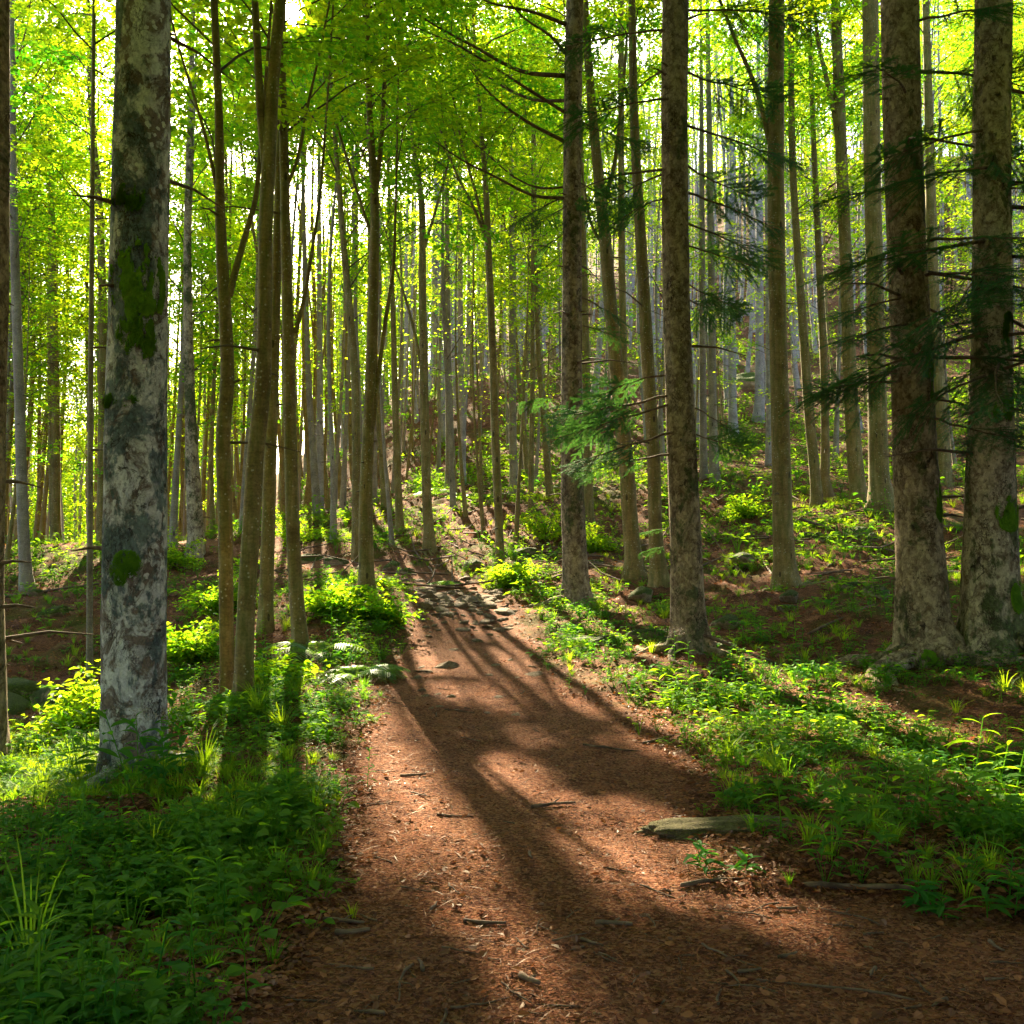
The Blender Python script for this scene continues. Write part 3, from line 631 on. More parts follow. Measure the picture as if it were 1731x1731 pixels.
T('beech_tree', 'slightly bowed olive beech standing over the fern bank beyond the stones', 'beech', 19, [(847, 977, 18), (845, 930, 15), (843, 880, 14), (838, 760, 14), (833, 600, 13), (828, 480, 12), (824, 380, 11), (820, 300, 9), (812, 200, 6)], 15,
  limbs=[[(824, 410, 6), (800, 350, 5), (770, 290, 4), (745, 220, 3)], [(826, 420, 5), (805, 330, 5), (780, 240, 4), (765, 160, 3)]], crown=B(h0=6.3, nb=22, lmax=3.4), seed=25)
T('beech_tree', 'cream barked beech on the hillside above the bright green ferns', 'beech', 34, [(760, 828, 18), (760, 790, 14), (759, 700, 12), (757, 600, 11), (756, 450, 9)], 17, crown=B(h0=6, nb=24, lmax=3.8), bark='pale_bark', seed=26)
T('beech_tree', 'bluish pale trunk beside the cream beech on the hillside', 'beech', 34.5, [(783, 826, 14), (782, 790, 12), (780, 700, 10), (778, 500, 9), (777, 300, 8)], 20, crown=B(h0=9, nb=18, lmax=3.2), bark='pole_bark', seed=27)
T('beech_tree', 'hillside beech with spreading surface roots above the red bank', 'beech', 31, [(870, 844, 22), (869, 810, 16), (867, 750, 13), (866, 600, 12), (866, 450, 11), (865, 350, 9)], 18, crown=B(h0=6, nb=24, lmax=3.8), bark='pale_bark', seed=28, roots=6)
T('young_tree', 'thin young beech over the dark green bush on the bank', 'beech', 26, [(897, 877, 11), (898, 780, 9), (900, 650, 8), (900, 500, 6)], 12, crown=B(h0=4.5, nb=20, lmax=2.8), seed=29)
firF = T('fir_tree', 'straight dark fir with long bare branches reaching over the path', 'fir', 16, [(974, 1028, 66), (973, 990, 48), (971, 940, 43), (970, 900, 41), (967, 800, 38), (966, 650, 36), (967, 500, 34), (967, 350, 32), (968, 200, 31), (972, 0, 30)], 25, seed=30, stubs=26, lobes=4, roots=5)
T('beech_tree', 'narrow beech just behind the straight dark fir', 'beech', 24, [(999, 920, 20), (996, 880, 17), (994, 800, 15), (992, 680, 14), (988, 500, 12), (985, 380, 10)], 17, crown=B(h0=7, nb=20, lmax=3.2), seed=31)
T('beech_tree', 'leaning beech between the two tallest middle firs, widest of the leaning pair', 'beech', 18, [(1072, 988, 40), (1070, 950, 30), (1066, 900, 27), (1058, 780, 26), (1045, 650, 25), (1033, 530, 23), (1024, 420, 21), (1012, 300, 18), (998, 150, 15), (988, 0, 13)], 17, limbs=[[(1019, 350, 8), (1040, 270, 7), (1052, 160, 6)], [(1025, 420, 7), (1000, 380, 5), (985, 300, 4)]], crown=B(h0=8, nb=18, lmax=3.4), seed=32)
T('beech_tree', 'beech with scarred grey bark standing close to the middle fir beside the mossy boulder', 'beech', 17, [(1116, 1008, 42), (1112, 960, 28), (1108, 900, 24), (1105, 780, 22), (1097, 650, 22), (1090, 520, 21), (1080, 350, 18), (1072, 200, 15), (1068, 0, 13)], 17, crown=B(h0=8, nb=18, lmax=3.4), seed=33)
T('beech_tree', 'vertical slim beech seen between the leaning pair', 'beech', 23, [(1062, 905, 16), (1058, 760, 13), (1052, 500, 12), (1050, 300, 11), (1050, 0, 10)], 19, crown=B(h0=9, nb=18, lmax=3.2), seed=34)
firG = T('fir_tree', 'rough middle fir with a pale flowering tuft and dark boughs beside the herb bank', 'fir', 11.5, [(1168, 1117, 84), (1166, 1085, 68), (1163, 1050, 60), (1160, 950, 54), (1154, 800, 51), (1148, 650, 48), (1143, 500, 46), (1141, 300, 45), (1140, 150, 45), (1142, 0, 45)], 25, seed=35, stubs=22, lobes=5, roots=6)
T('beech_tree', 'smooth olive beech with spreading roots in the shaded litter', 'beech', 17, [(1328, 1008, 56), (1326, 965, 40), (1325, 930, 36), (1322, 850, 33), (1319, 700, 31), (1316, 600, 30), (1312, 400, 29), (1311, 200, 28), (1313, 0, 27)], 20, limbs=[[(1303, 250, 9), (1278, 150, 8), (1240, 60, 6)]], crown=B(h0=8.5, nb=18, lmax=3.6), seed=36, roots=7)
T('beech_tree', 'pale bluish trunk close behind the smooth rooted beech', 'beech', 31, [(1301, 785, 16), (1302, 700, 14), (1301, 600, 13), (1299, 300, 13), (1297, 0, 12)], 21, crown=B(h0=9, nb=18, lmax=3.2), bark='pole_bark', seed=37)
T('beech_tree', 'slim olive beech leaning towards the smooth rooted beech above the sunny grass', 'beech', 24, [(1381, 870, 24), (1379, 830, 19), (1375, 780, 18), (1366, 680, 17), (1358, 560, 15), (1348, 420, 13), (1340, 280, 12), (1337, 100, 11), (1336, 0, 10)], 19, crown=B(h0=7, nb=22, lmax=3.4), seed=38)
T('beech_tree', 'beech with a curved foot next to the sunny grass', 'beech', 25, [(1403, 848, 22), (1394, 815, 19), (1395, 760, 15), (1392, 600, 13), (1385, 450, 12), (1378, 300, 10), (1372, 150, 8)], 18, crown=B(h0=6, nb=22, lmax=3.4), seed=39)
T('beech_tree', 'wide forked beech in the sunny grass, forking near the top of the view', 'beech', 24, [(1453, 867, 34), (1450, 830, 28), (1443, 750, 25), (1436, 620, 23), (1430, 450, 21), (1424, 300, 20), (1418, 150, 19), (1412, 0, 16)], 19, limbs=[[(1421, 270, 11), (1408, 180, 9), (1385, 80, 7), (1375, 0, 6)]], crown=B(h0=8, nb=20, lmax=3.4), seed=40)
T('beech_tree', 'thick olive trunk in the grass just beside the wide forked beech', 'beech', 22, [(1492, 870, 52), (1488, 830, 38), (1485, 780, 34), (1482, 650, 31), (1478, 450, 29), (1474, 250, 28), (1471, 0, 27)], 21, crown=B(h0=9, nb=18, lmax=3.4), seed=41)
firH = T('fir_tree', 'stout dark fir with cracked bark and a root flare above the shaded herbs', 'fir', 10.6, [(1574, 1142, 142), (1570, 1110, 110), (1563, 1075, 93), (1556, 950, 80), (1548, 800, 72), (1540, 600, 66), (1532, 400, 64), (1525, 200, 63), (1521, 0, 63)], 25, seed=42, stubs=30, lobes=5, roots=7)
firI = T('fir_tree', 'stout fir with broad moss blotches nearest the edge of the view', 'fir', 10.4, [(1682, 1118, 152), (1679, 1085, 116), (1676, 1050, 99), (1674, 950, 88), (1675, 800, 78), (1676, 600, 66), (1677, 400, 62), (1677, 200, 60), (1680, 0, 60)], 25, seed=43, stubs=26, lobes=6, roots=6, bark='moss_bark')
T('beech_tree', 'thicker of the two pale poles beyond the middle fir', 'beech', 27, [(1208, 824, 20), (1206, 770, 16), (1205, 700, 14), (1203, 500, 12), (1200, 300, 11)], 19, crown=B(h0=9, nb=16, lmax=3), bark='pale_bark', seed=44)
T('young_tree', 'thinner of the two pale poles beyond the middle fir', 'beech', 27.5, [(1190, 815, 14), (1188, 650, 12), (1187, 450, 11)], 17, crown=B(h0=9, nb=16, lmax=2.6), bark='pale_bark', seed=45)
T('conifer_pole', 'grey conifer with dead twigs and a spread foot below the brush pile', 'fir', 41, [(1241, 750, 22), (1239, 710, 16), (1238, 640, 14), (1237, 500, 12), (1237, 350, 10)], 22, bark='pole_bark', seed=46, stubs=26)
T('conifer_pole', 'pale freckled trunk in front of the mossy hillside boulder', 'fir', 45, [(1283, 715, 22), (1284, 680, 18), (1284, 620, 15), (1284, 450, 13), (1283, 300, 11)], 22, bark='pole_bark', seed=47, stubs=14)
T('beech_tree', 'olive trunk showing between the two stout dark firs', 'beech', 27, [(1597, 828, 30), (1594, 770, 24), (1590, 700, 22), (1580, 550, 20), (1575, 400, 18), (1570, 200, 15), (1565, 0, 12)], 20, crown=B(h0=8, nb=20, lmax=3.4), seed=48)
T('conifer_pole', 'forked brown trunk on the left crest with its twin stem', 'pole', 30, [(95, 920, 24), (94, 880, 17), (94, 700, 14), (90, 500, 12), (87, 350, 10)], 19, seed=49, stubs=12, limbs=[[(90, 890, 12), (86, 700, 10), (84, 520, 9)]], crown=B(h0=8, nb=18, lmax=3.2))
T('beech_tree', 'cream trunk on the crest beside the upper bend of the path', 'beech', 30, [(538, 882, 18), (533, 820, 14), (529, 760, 12), (522, 650, 10), (517, 500, 9)], 17, crown=B(h0=6, nb=24, lmax=3.6), bark='pale_bark', seed=50)
T('conifer_pole', 'white freckled pole behind the cream trunk at the upper bend', 'fir', 34, [(541, 840, 13), (541, 700, 11), (540, 500, 9)], 20, bark='pole_bark', seed=51, stubs=8, crown=B(h0=10, nb=12, lmax=2.6))

# moss pads on the big pale fir
def moss_pad(root, loc, rad, h, ang, hw, hh, seed, thick=.016):
    """lumpy moss skin over the bark: a patch h metres up, facing ANG (0 = towards the camera, + = to the right)"""
    rng = np.random.default_rng(seed); nu, nv = 90, 130
    u = np.linspace(-1, 1, nu); v = np.linspace(-1, 1, nv); U, V = np.meshgrid(u, v)
    z = h + V * hh; k = np.clip(np.searchsorted(loc[:, 2], z.ravel()), 1, len(loc) - 1)
    f = ((z.ravel() - loc[k - 1, 2]) / (loc[k, 2] - loc[k - 1, 2]))[:, None]
    c = loc[k - 1] * (1 - f) + loc[k] * f; rr = rad[k - 1] * (1 - f[:, 0]) + rad[k] * f[:, 0]
    a = -math.pi / 2 + ang + (U.ravel() * hw) / rr
    n3 = np.stack([np.cos(a) * 2.2, np.sin(a) * 2.2, z.ravel() * 4], -1)
    dd_ = np.hypot(U.ravel(), V.ravel()); e = .50 - .75 * dd_ + (1 - smooth(.75, 1.0, dd_)) * (1.7 * fbm(n3 * 1.5 + seed, seed, 6) + .5 * fbm(n3 * 8, seed + 2, 3)) - .6 * smooth(.75, 1.0, dd_)
    t = thick * (.35 + .65 * np.abs(fbm(n3 * 9, seed + 5, 3))) * smooth(-.02, .35, e) + .001
    r2 = rr * 1.015 + np.where(e > 0, t, -.03)
    p = np.stack([c[:, 0] + np.cos(a) * r2, c[:, 1] + np.sin(a) * r2, z.ravel()], -1)
    i = (np.arange(nv - 1)[:, None] * nu + np.arange(nu - 1)[None]).ravel(); q = np.stack([i, i + 1, i + nu + 1, i + nu], -1)
    q = q[(e[q] > -.06).any(1)]; b = MB(); u_, inv = np.unique(q, return_inverse=True); b.add(p[u_], q=inv.reshape(q.shape))
    # fuzz
    ok = np.where(rng.random(len(e)) < smooth(-.30, .10, e))[0]; ok = ok if len(ok) else np.array([0]); m = rng.choice(ok, min(2600, len(ok) * 2))
    t = np.where(e > 0, t, .002); pf = np.stack([c[:, 0] + np.cos(a) * (rr * 1.012 + t), c[:, 1] + np.sin(a) * (rr * 1.012 + t), z.ravel()], -1); nr = np.stack([np.cos(a[m]), np.sin(a[m]), -.5 + 0 * a[m]], -1); tg = np.stack([-np.sin(a[m]), np.cos(a[m]), 0 * a[m]], -1)
    p0 = pf[m] + rng.normal(0, .004, (len(m), 3)); L = rng.uniform(.006, .018, len(m))[:, None]
    fv = np.stack([p0 - tg * .003, p0 + tg * .003, p0 + nr * L + tg * .001, p0 + nr * L - tg * .001], 1).reshape(-1, 3)
    b.add(fv, q=np.arange(len(m) * 4).reshape(-1, 4), smooth=False)
    b.build('moss', [M['moss']], root)
hr, hl, hrad, hb, _ = hero
def hh_(py): return P(228, py, 7.3)[2] - hb[2]
for (py, ang, hw, hgt, sd) in ((495, .2, .30, .40, 1), (575, .42, .20, .22, 2), (350, -.1, .18, .13, 3), (683, -.4, .2, .07, 5), (960, .1, .14, .16, 7)):
    moss_pad(hr, hl, hrad, hh_(py), ang, hw, hgt, sd)
ir, il, irad, ib, _ = firI
for (py, ang, hw, hgt, sd) in ((870, .35, .20, .22, 21), (700, .2, .15, .20, 22), (1010, .7, .14, .22, 23), (560, .5, .12, .2, 24)):
    moss_pad(ir, il, irad, P(1680, py, 10.4)[2] - ib[2], ang, hw, hgt, sd, .012)
kr, kl, krad, kb, _ = firH
for (py, ang, hw, hgt, sd) in ((640, .7, .11, .3, 31), (850, .75, .12, .25, 32), (1105, -.5, .13, .09, 33)):
    moss_pad(kr, kl, krad, P(1570, py, 10.6)[2] - kb[2], ang, hw, hgt, sd, .010)

# ------------------------------------------------------------------ silver fir boughs
def bough_mesh(seed, L, dens=1.0, bare=.25, width=.5):
    rng = np.random.default_rng(seed); b = MB(); n = 10
    s = np.linspace(0, 1, n); pts = np.stack([s * L, .06 * L * np.sin(s * 3 + seed), -.16 * L * s ** 1.7 + .05 * L * s], -1) + rng.normal(0, .01, (n, 3)) * (s[:, None] > 0)
    b.add(*tube(pts, np.linspace(.011 * L + .004, .003, n), 6), mat=0)
    C = []; AX = []; NM = []
    def comb(tp):
        d = np.diff(tp, axis=0); ln = np.linalg.norm(d, axis=1); tot = ln.sum(); m = int(tot / .008 * dens)
        if m < 2: return
        u = (np.arange(m) + .5) / m * (len(tp) - 1); i = np.minimum(u.astype(int), len(tp) - 2); f = (u - i)[:, None]
        c = tp[i] * (1 - f) + tp[i + 1] * f; dd = unit(d[i]); sd = unit(np.cross(dd, [0, 0, 1.0]))
        for sg in (-1, 1):
            ax = unit(dd * .55 + sd * sg + rng.normal(0, .16, (m, 3)) + [0, 0, .06]); C.append(c + ax * .013); AX.append(ax)
            NM.append(unit(np.array([0, 0, 1.]) + rng.normal(0, .3, (m, 3))))
    k = int(L * 15)
    for j in range(k):
        w = bare + (1 - bare) * (j + rng.random() * .6) / k; q = w * (n - 1); a = min(int(q), n - 2); bp = pts[a] + (pts[a + 1] - pts[a]) * (q - a)
        sg = 1 if j % 2 else -1; tl = width * L * (.25 + .75 * math.sin(math.pi * min(1, (w - bare * .6) / (1.05 - bare * .6)) ** .8)) * rng.uniform(.55, 1.1)
        if rng.random() < .12: continue
        d = unit(np.array([rng.uniform(.5, .95), sg * rng.uniform(.6, 1.0), rng.uniform(-.45, .15)]))
        tp = np.array([bp + d * tl * x + np.array([0, 0, -.12 * tl * x * x]) for x in (0, .33, .66, 1)])
        b.add(*tube(tp, [.005, .004, .003, .0015], 3), mat=0); comb(tp)
        for x in np.arange(.2, .95, .085 / max(tl, .1)):
            s2 = rng.choice([-1, 1]); sp = bp + d * tl * x + np.array([0, 0, -.12 * tl * x * x]); d2 = unit(d * .8 + np.array([-d[1], d[0], 0]) * s2 * .8 + np.array([0, 0, rng.uniform(-.25, .05)]))
            l2 = tl * (1 - x) * .6 * rng.uniform(.5, 1.1) + .03
            comb(np.array([sp, sp + d2 * l2 * .5, sp + d2 * l2 + np.array([0, 0, -.05 * l2])]))
    comb(pts[n - 3:])
    c = np.concatenate(C); ax = np.concatenate(AX); nm = np.concatenate(NM); nm = unit(nm - ax * (nm * ax).sum(1)[:, None])
    m = len(c); v, q = leaf_quads(c, ax, nm, rng.uniform(.028, .044, m), np.full(m, .0075), rng, 0)
    b.add(v, q=q, mat=1, tint=np.repeat(rng.random(m), 4), smooth=False)
    return b.mesh('bough', [M['dead_wood'], M['fir_needle']])
boughs = [bough_mesh(101, 1.3), bough_mesh(102, 1.8), bough_mesh(103, 2.3), bough_mesh(104, 1.0, .8), bough_mesh(105, 1.6, .7, .45)]
def hang_bough(tree, px, py, k, az, s=1.0, dip=0.0):
    """a bough of TREE leaving its stem at picture height PY, pointing AZ degrees (0 = right, 90 = away from the camera, 180 = left)"""
    root, loc, rad, base, rng = tree
    h = P(px, py, base[1])[2] - base[2]; i = min(int(np.searchsorted(loc[:, 2], h)), len(loc) - 1); a = R(az)
    o = link('bough', boughs[k], root, loc[i] + np.array([math.cos(a), math.sin(a), 0]) * rad[i] * .8)
    o.rotation_euler = (rng.normal(0, .38), R(dip + 4) + rng.normal(0, .05), a); o.scale = (s, s, s); return o
def boughs_of(tree, px, items, f=.78):
    for (py, k, az, s, dip) in items: hang_bough(tree, px, py, k, az, s * f, dip)
boughs_of(firH, 1550, [(250, 1, -20, 1, 8), (330, 2, 200, .5, 4), (420, 1, -50, 1.0, 6), (470, 2, -10, 1.0, 10), (520, 2, 215, .55, 8), (560, 1, -95, .9, 8), (600, 2, -30, 1.05, 10), (640, 1, 190, .6, 8), (690, 0, -15, 1.1, 10), (720, 4, -70, 1.0, 12), (120, 2, 10, .9, 0), (180, 1, 240, .8, 4), (60, 1, -60, .9, 5),
  (660, 2, 205, .6, 2), (560, 2, 225, .65, 6), (490, 1, -75, 1.0, 10)])
boughs_of(firI, 1676, [(150, 2, 20, 1, 0), (240, 1, 190, .9, 6), (300, 2, 215, .8, 6), (360, 2, -30, 1, 8), (420, 2, 200, 1.0, 8), (460, 1, -60, 1.1, 10), (500, 2, 235, 1.0, 10), (540, 1, 10, 1, 8), (575, 2, 185, 1.05, 8), (620, 2, 250, .9, 12), (660, 1, 210, .9, 10), (600, 2, -35, 1.0, 8), (700, 0, -50, 1.1, 12), (760, 4, 0, .8, 14)])
boughs_of(firG, 1145, [(120, 1, 20, .9, 6), (220, 2, -10, .75, 10), (270, 0, 20, 1.0, 12), (330, 1, 0, .85, 12), (370, 2, 25, .7, 14), (420, 0, -25, .9, 16), (480, 1, 10, .55, 18), (490, 1, 40, .6, 14), (300, 1, 165, .7, 12), (350, 0, 200, .8, 16), (670, 1, 175, 1.0, 4), (700, 2, 188, .72, 2), (740, 1, 195, .9, 8), (640, 0, 160, 1.0, 6), (770, 1, 180, .75, 6), (690, 4, 20, .6, 12), (730, 0, 10, .7, 8),
  (180, 1, 200, .9, 6), (60, 1, 170, .9, 0), (20, 2, 0, .8, 0), (905, 3, 185, .45, 4), (930, 3, 170, .5, 8)])
boughs_of(firF, 967, [(340, 0, 190, 1.0, 26), (360, 0, 215, .8, 24), (395, 3, 200, .8, 30), (200, 1, 20, .9, 12), (310, 0, 0, .9, 14), (500, 0, 15, .9, 16), (560, 3, 10, 1.0, 14), (670, 3, 170, .9, 10)])

def fir_top(tree, h0, n, seed):
    root, loc, rad, base, rng = tree
    for i in range(n):
        h = h0 + (23 - h0) * i / n; j = min(int(np.searchsorted(loc[:, 2], h)), len(loc) - 1); a = i * 2.4 + rng.normal(0, .3); sc_ = (2.1 - 1.3 * i / n) * rng.uniform(.85, 1.15)
        o = link('bough', boughs[(1, 2)[i % 2]], root, loc[j]); o.rotation_euler = (rng.normal(0, .3), R(6), a); o.scale = (sc_, sc_, sc_)
for tr_, h0_ in ((hero, 10.5), (firH, 11.5), (firI, 11.5), (firG, 12.5), (main[1], 11.5)): fir_top(tr_, h0_, 44, 5)  # unseen crowns added above the view to block sky light from the foreground

# long, nearly bare limbs of the straight fir, with thin beech-like foliage; its dark tint paints in the shade above the path
def long_limb(tree, line, Y0, Y1, w0):
    root, loc, rad, base, rng = tree
    n = len(line); pts = np.array([P(px, py, Y0 + (Y1 - Y0) * i / (n - 1)) for i, (px, py) in enumerate(line)])
    c = catmull(pts, .25) - base; r = np.linspace(w0, .008, len(c)); b = MB(); b.add(*tube(c, r, 7))
    fo = Foliage()
    for i in range(int(len(c) * .35), len(c) - 2):
        if rng.random() < .9:
            d = unit(c[i + 1] - c[i]); sd = unit(np.cross(d, [0, 0, 1.])) * rng.choice([-1, 1]); L = rng.uniform(.4, 1.1)
            tp = np.array([c[i], c[i] + (d * .5 + sd * .7) * L * .5, c[i] + (d * .6 + sd * .8 + np.array([0, 0, -.25])) * L]); b.add(*tube(tp, [.007, .005, .002], 4))
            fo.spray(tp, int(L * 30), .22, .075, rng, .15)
    v, q = leaf_quads(*fo.arrays()[:5], rng); b.add(v, q=q, mat=1, tint=np.repeat(fo.arrays()[5], 4), smooth=False)
    b.build('bough', [M['dead_wood'], M['beech_leaf']], root)
for ln, y1, w in (([(958, 42), (900, 20), (830, 5), (780, -20)], 14.5, .035), ([(955, 128), (880, 120), (800, 78), (730, 40), (690, 10)], 14, .04), ([(955, 170), (900, 168), (840, 140), (790, 100), (745, 50)], 17, .03), ([(956, 240), (890, 205), (830, 160), (790, 110)], 15, .035),
                  ([(955, 190), (860, 130), (780, 80), (700, 45)], 14, .03), ([(956, 335), (900, 330), (840, 300), (780, 270), (730, 235)], 15, .03), ([(955, 316), (915, 318), (870, 300), (800, 240)], 16, .02), ([(955, 90), (930, 60), (885, 30), (850, -10)], 15, .03)):
    long_limb(firF, ln, 16, y1, w)

# ------------------------------------------------------------------ the wood behind: copies of a few kinds, each tree a thing of its own
def stem_line(rng, H, lean=.045, wob=.12):
    n = int(H / .7); z = np.linspace(-.4, H, n); a = rng.random() * 6.28
    x = lean * z * math.cos(a) + wob * np.sin(z * .45 + a) ; y = lean * z * math.sin(a) + wob * np.cos(z * .38 + 2 * a)
    return np.stack([x - x[1] * 0, y, z], -1)
def proto(name, seed, H, r0, h0, nb, lmax, bark, leaf, dens, tint=.5, asc=(30, 60), low=.7, fork=False, dead=0):
    rng = np.random.default_rng(seed); pts = stem_line(rng, H); rad = r0 * (1 - np.linspace(0, 1, len(pts)) ** 1.1 * .9); rad[:3] *= [1.5, 1.35, 1.1]
    b = MB(); trunk_mesh(b, pts, rad, 10, seed, 4)
    for k in range(dead):
        i = rng.integers(2, int(len(pts) * .75)); a = rng.random() * 6.28; L = rng.uniform(.3, 1.5); d = np.array([math.cos(a), math.sin(a), rng.uniform(-.35, .15)])
        b.add(*tube(np.array([pts[i], pts[i] + d * L * .5, pts[i] + d * L + [0, 0, -.15 * L]]), [.016, .010, .004], 3), mat=1)
    w_, fo = crown_on(pts, rng, h0, H * .98, nb, lmax, leaf, dens, asc, tint=tint, low_len=low)
    if fork:
        i = int(len(pts) * .35); a = rng.random() * 6.28; z = np.linspace(0, H * .5, 12); lp = pts[i] + np.stack([z * .16 * math.cos(a), z * .16 * math.sin(a), z], -1)
        b.add(*tube(lp, np.linspace(rad[i] * .6, .01, 12), 7)); w2, f2 = crown_on(lp, rng, lp[3, 2], lp[-1, 2], 10, lmax * .7, leaf, dens, asc, tint=tint); w_ += w2
        for at_ in ('c', 'ax', 'nm', 'L', 'W', 't'): getattr(fo, at_).extend(getattr(f2, at_))
    tm = b.mesh('trunk', [M[bark], M['twig']]); A = fo.arrays(); wd = pack_wood(w_)
    return B(trunk=tm, crown=crown_mesh(A, wd, M['beech_leaf']), fo=A, wd=wd, name=name, r=lmax, H=H)
beech = [proto('beech_tree', 201, 16, .085, 3.2, 34, 3.4, 'beech_bark', .115, .85, .55), proto('beech_tree', 202, 18, .105, 4.5, 34, 3.8, 'beech_bark', .115, .85, .45, fork=True), proto('beech_tree', 203, 15, .07, 2.4, 34, 3.0, 'pale_bark', .115, .85, .65),
         proto('beech_tree', 204, 20, .115, 6.5, 32, 3.8, 'pale_bark', .12, .85, .5), proto('beech_tree', 205, 17, .09, 3.8, 34, 3.6, 'beech_bark', .12, .85, .6, fork=True)]
young = [proto('young_tree', 211, 8, .045, 1.1, 24, 2.0, 'beech_bark', .085, .9, .7, asc=(45, 75)), proto('young_tree', 212, 10, .055, 1.6, 26, 2.3, 'pale_bark', .085, .9, .75, asc=(45, 75))]
pole = [proto('conifer_pole', 221, 22, .13, 14, 16, 2.4, 'pole_bark', .13, .7, .2, dead=34), proto('conifer_pole', 222, 24, .16, 15, 16, 2.6, 'pole_bark', .13, .7, .25, dead=40), proto('conifer_pole', 223, 20, .10, 12, 16, 2.2, 'pole_bark', .13, .7, .3, dead=26)]
main_xy = np.array([m[3][:2] for m in main]); placed = []
def free(x, y, gap_):
    if path_sd([x], [y])[0] > -.5: return False
    if (np.hypot(main_xy[:, 0] - x, main_xy[:, 1] - y) < gap_ + .3).any(): return False
    return all((x - a) ** 2 + (y - b) ** 2 > gap_ ** 2 for a, b in placed)
n_carved = 0
def plant(pr, x, y, rng, label, group, s=1.0):
    global n_carved
    z = gz(x, y); o = tag(empty(pr['name'], (x, y, z), rng.random() * 6.28), label, 'tree', group); o.scale = (s, s, s)
    link('trunk', pr['trunk'], o)
    c = pr['fo'][0]; far_t = (pr['H'] * s + 4) / SUN[2]; near = y - far_t * SUN[1] < 58 and abs(x - far_t * .5 * SUN[0]) < 44 and y < 110
    if near:
        a = o.rotation_euler[2]; rot = np.array([[math.cos(a), -math.sin(a), 0], [math.sin(a), math.cos(a), 0], [0, 0, 1]])
        k = ~in_gap((c * s) @ rot.T + np.array([x, y, z]))
        if k.sum() < len(k) * .96:
            link('crown', crown_mesh(pr['fo'], pr['wd'], M['beech_leaf'], k, ~in_gap((pr['wd'][3] * s) @ rot.T + np.array([x, y, z]))), o); n_carved += 1
            placed.append((x, y)); return o
    link('crown', pr['crown'], o); placed.append((x, y)); return o
def wood_zone(n, px0, px1, d0, d1, kinds, label, group, seed, gap_=1.5, s0=.85, s1=1.15):
    rng = np.random.default_rng(seed); k = 0
    for _ in range(n * 12):
        if k >= n: break
        u = rng.random(); d = math.sqrt(d0 ** 2 + u * (d1 ** 2 - d0 ** 2)); px = rng.uniform(px0, px1); x = (px - CX) / F * d
        if not free(x, d, gap_): continue
        plant(kinds[rng.integers(len(kinds))], x, d, rng, label, group, rng.uniform(s0, s1)); k += 1
wood_zone(62, -250, 500, 25, 46, beech[:3] + beech[4:], 'slim backlit beech among the glowing leaves of the near crest', 'beeches along the left crest', 301, 1.5, .95, 1.3)
wood_zone(74, -350, 560, 44, 85, beech, 'beech in the sunny haze of leaves well beyond the left crest', 'beeches beyond the left crest', 302, 2.2, 1.0, 1.35)
wood_zone(17, 420, 650, 22, 44, [beech[0], beech[2], beech[4]], 'slim beech in the bright gap beside the tall straight beech', 'beeches in the bright gap up the path', 313, 1.2, .95, 1.25)
wood_zone(18, 480, 940, 26, 40, beech[:3], 'slim beech among the bright leaves straight up the path', 'beeches ahead of the path', 303, 1.8)
wood_zone(22, 480, 720, 40, 64, young + beech[:1], 'small leafy tree on the red knoll beyond the path bend', 'small trees on the knoll past the bend', 314, 1.6, .9, 1.3)
wood_zone(36, 440, 960, 42, 85, beech, 'beech high on the green slope straight ahead', 'beeches on the slope ahead', 304, 2.6, .95, 1.2)
wood_zone(12, 960, 2000, 27, 40, beech[:3], 'beech between the larger trunks of the shaded bank', 'beeches behind the shaded bank', 305, 2.0)
wood_zone(24, 900, 2050, 40, 80, beech, 'leafy beech among the grey poles of the far hillside', 'leafy beeches on the far hillside', 306, 2.8, .9, 1.2)
wood_zone(190, 850, 2050, 38, 105, pole, 'straight grey conifer pole on the far purple brown hillside', 'grey poles on the far hillside', 307, 1.2, .8, 1.15)
wood_zone(24, 540, 900, 38, 85, pole, 'straight pale conifer pole above the sunlit slope straight ahead', 'pale poles on the slope ahead', 308, 1.6, .8, 1.1)
wood_zone(18, -250, 520, 28, 60, pole, 'straight dim conifer pole against the glowing crest leaves', 'dim poles along the left crest', 309, 1.8, .8, 1.0)
wood_zone(20, -200, 620, 24, 38, young, 'young low leafy tree on the left crest', 'young trees on the left crest', 310, 1.4)
wood_zone(40, 520, 1000, 22, 44, young, 'young low leafy tree on the bank ahead', 'young trees on the bank ahead', 311, 1.4)
wood_zone(20, 1000, 1900, 23, 48, young, 'young low leafy tree on the shaded hillside', 'young trees on the shaded hillside', 312, 1.5)

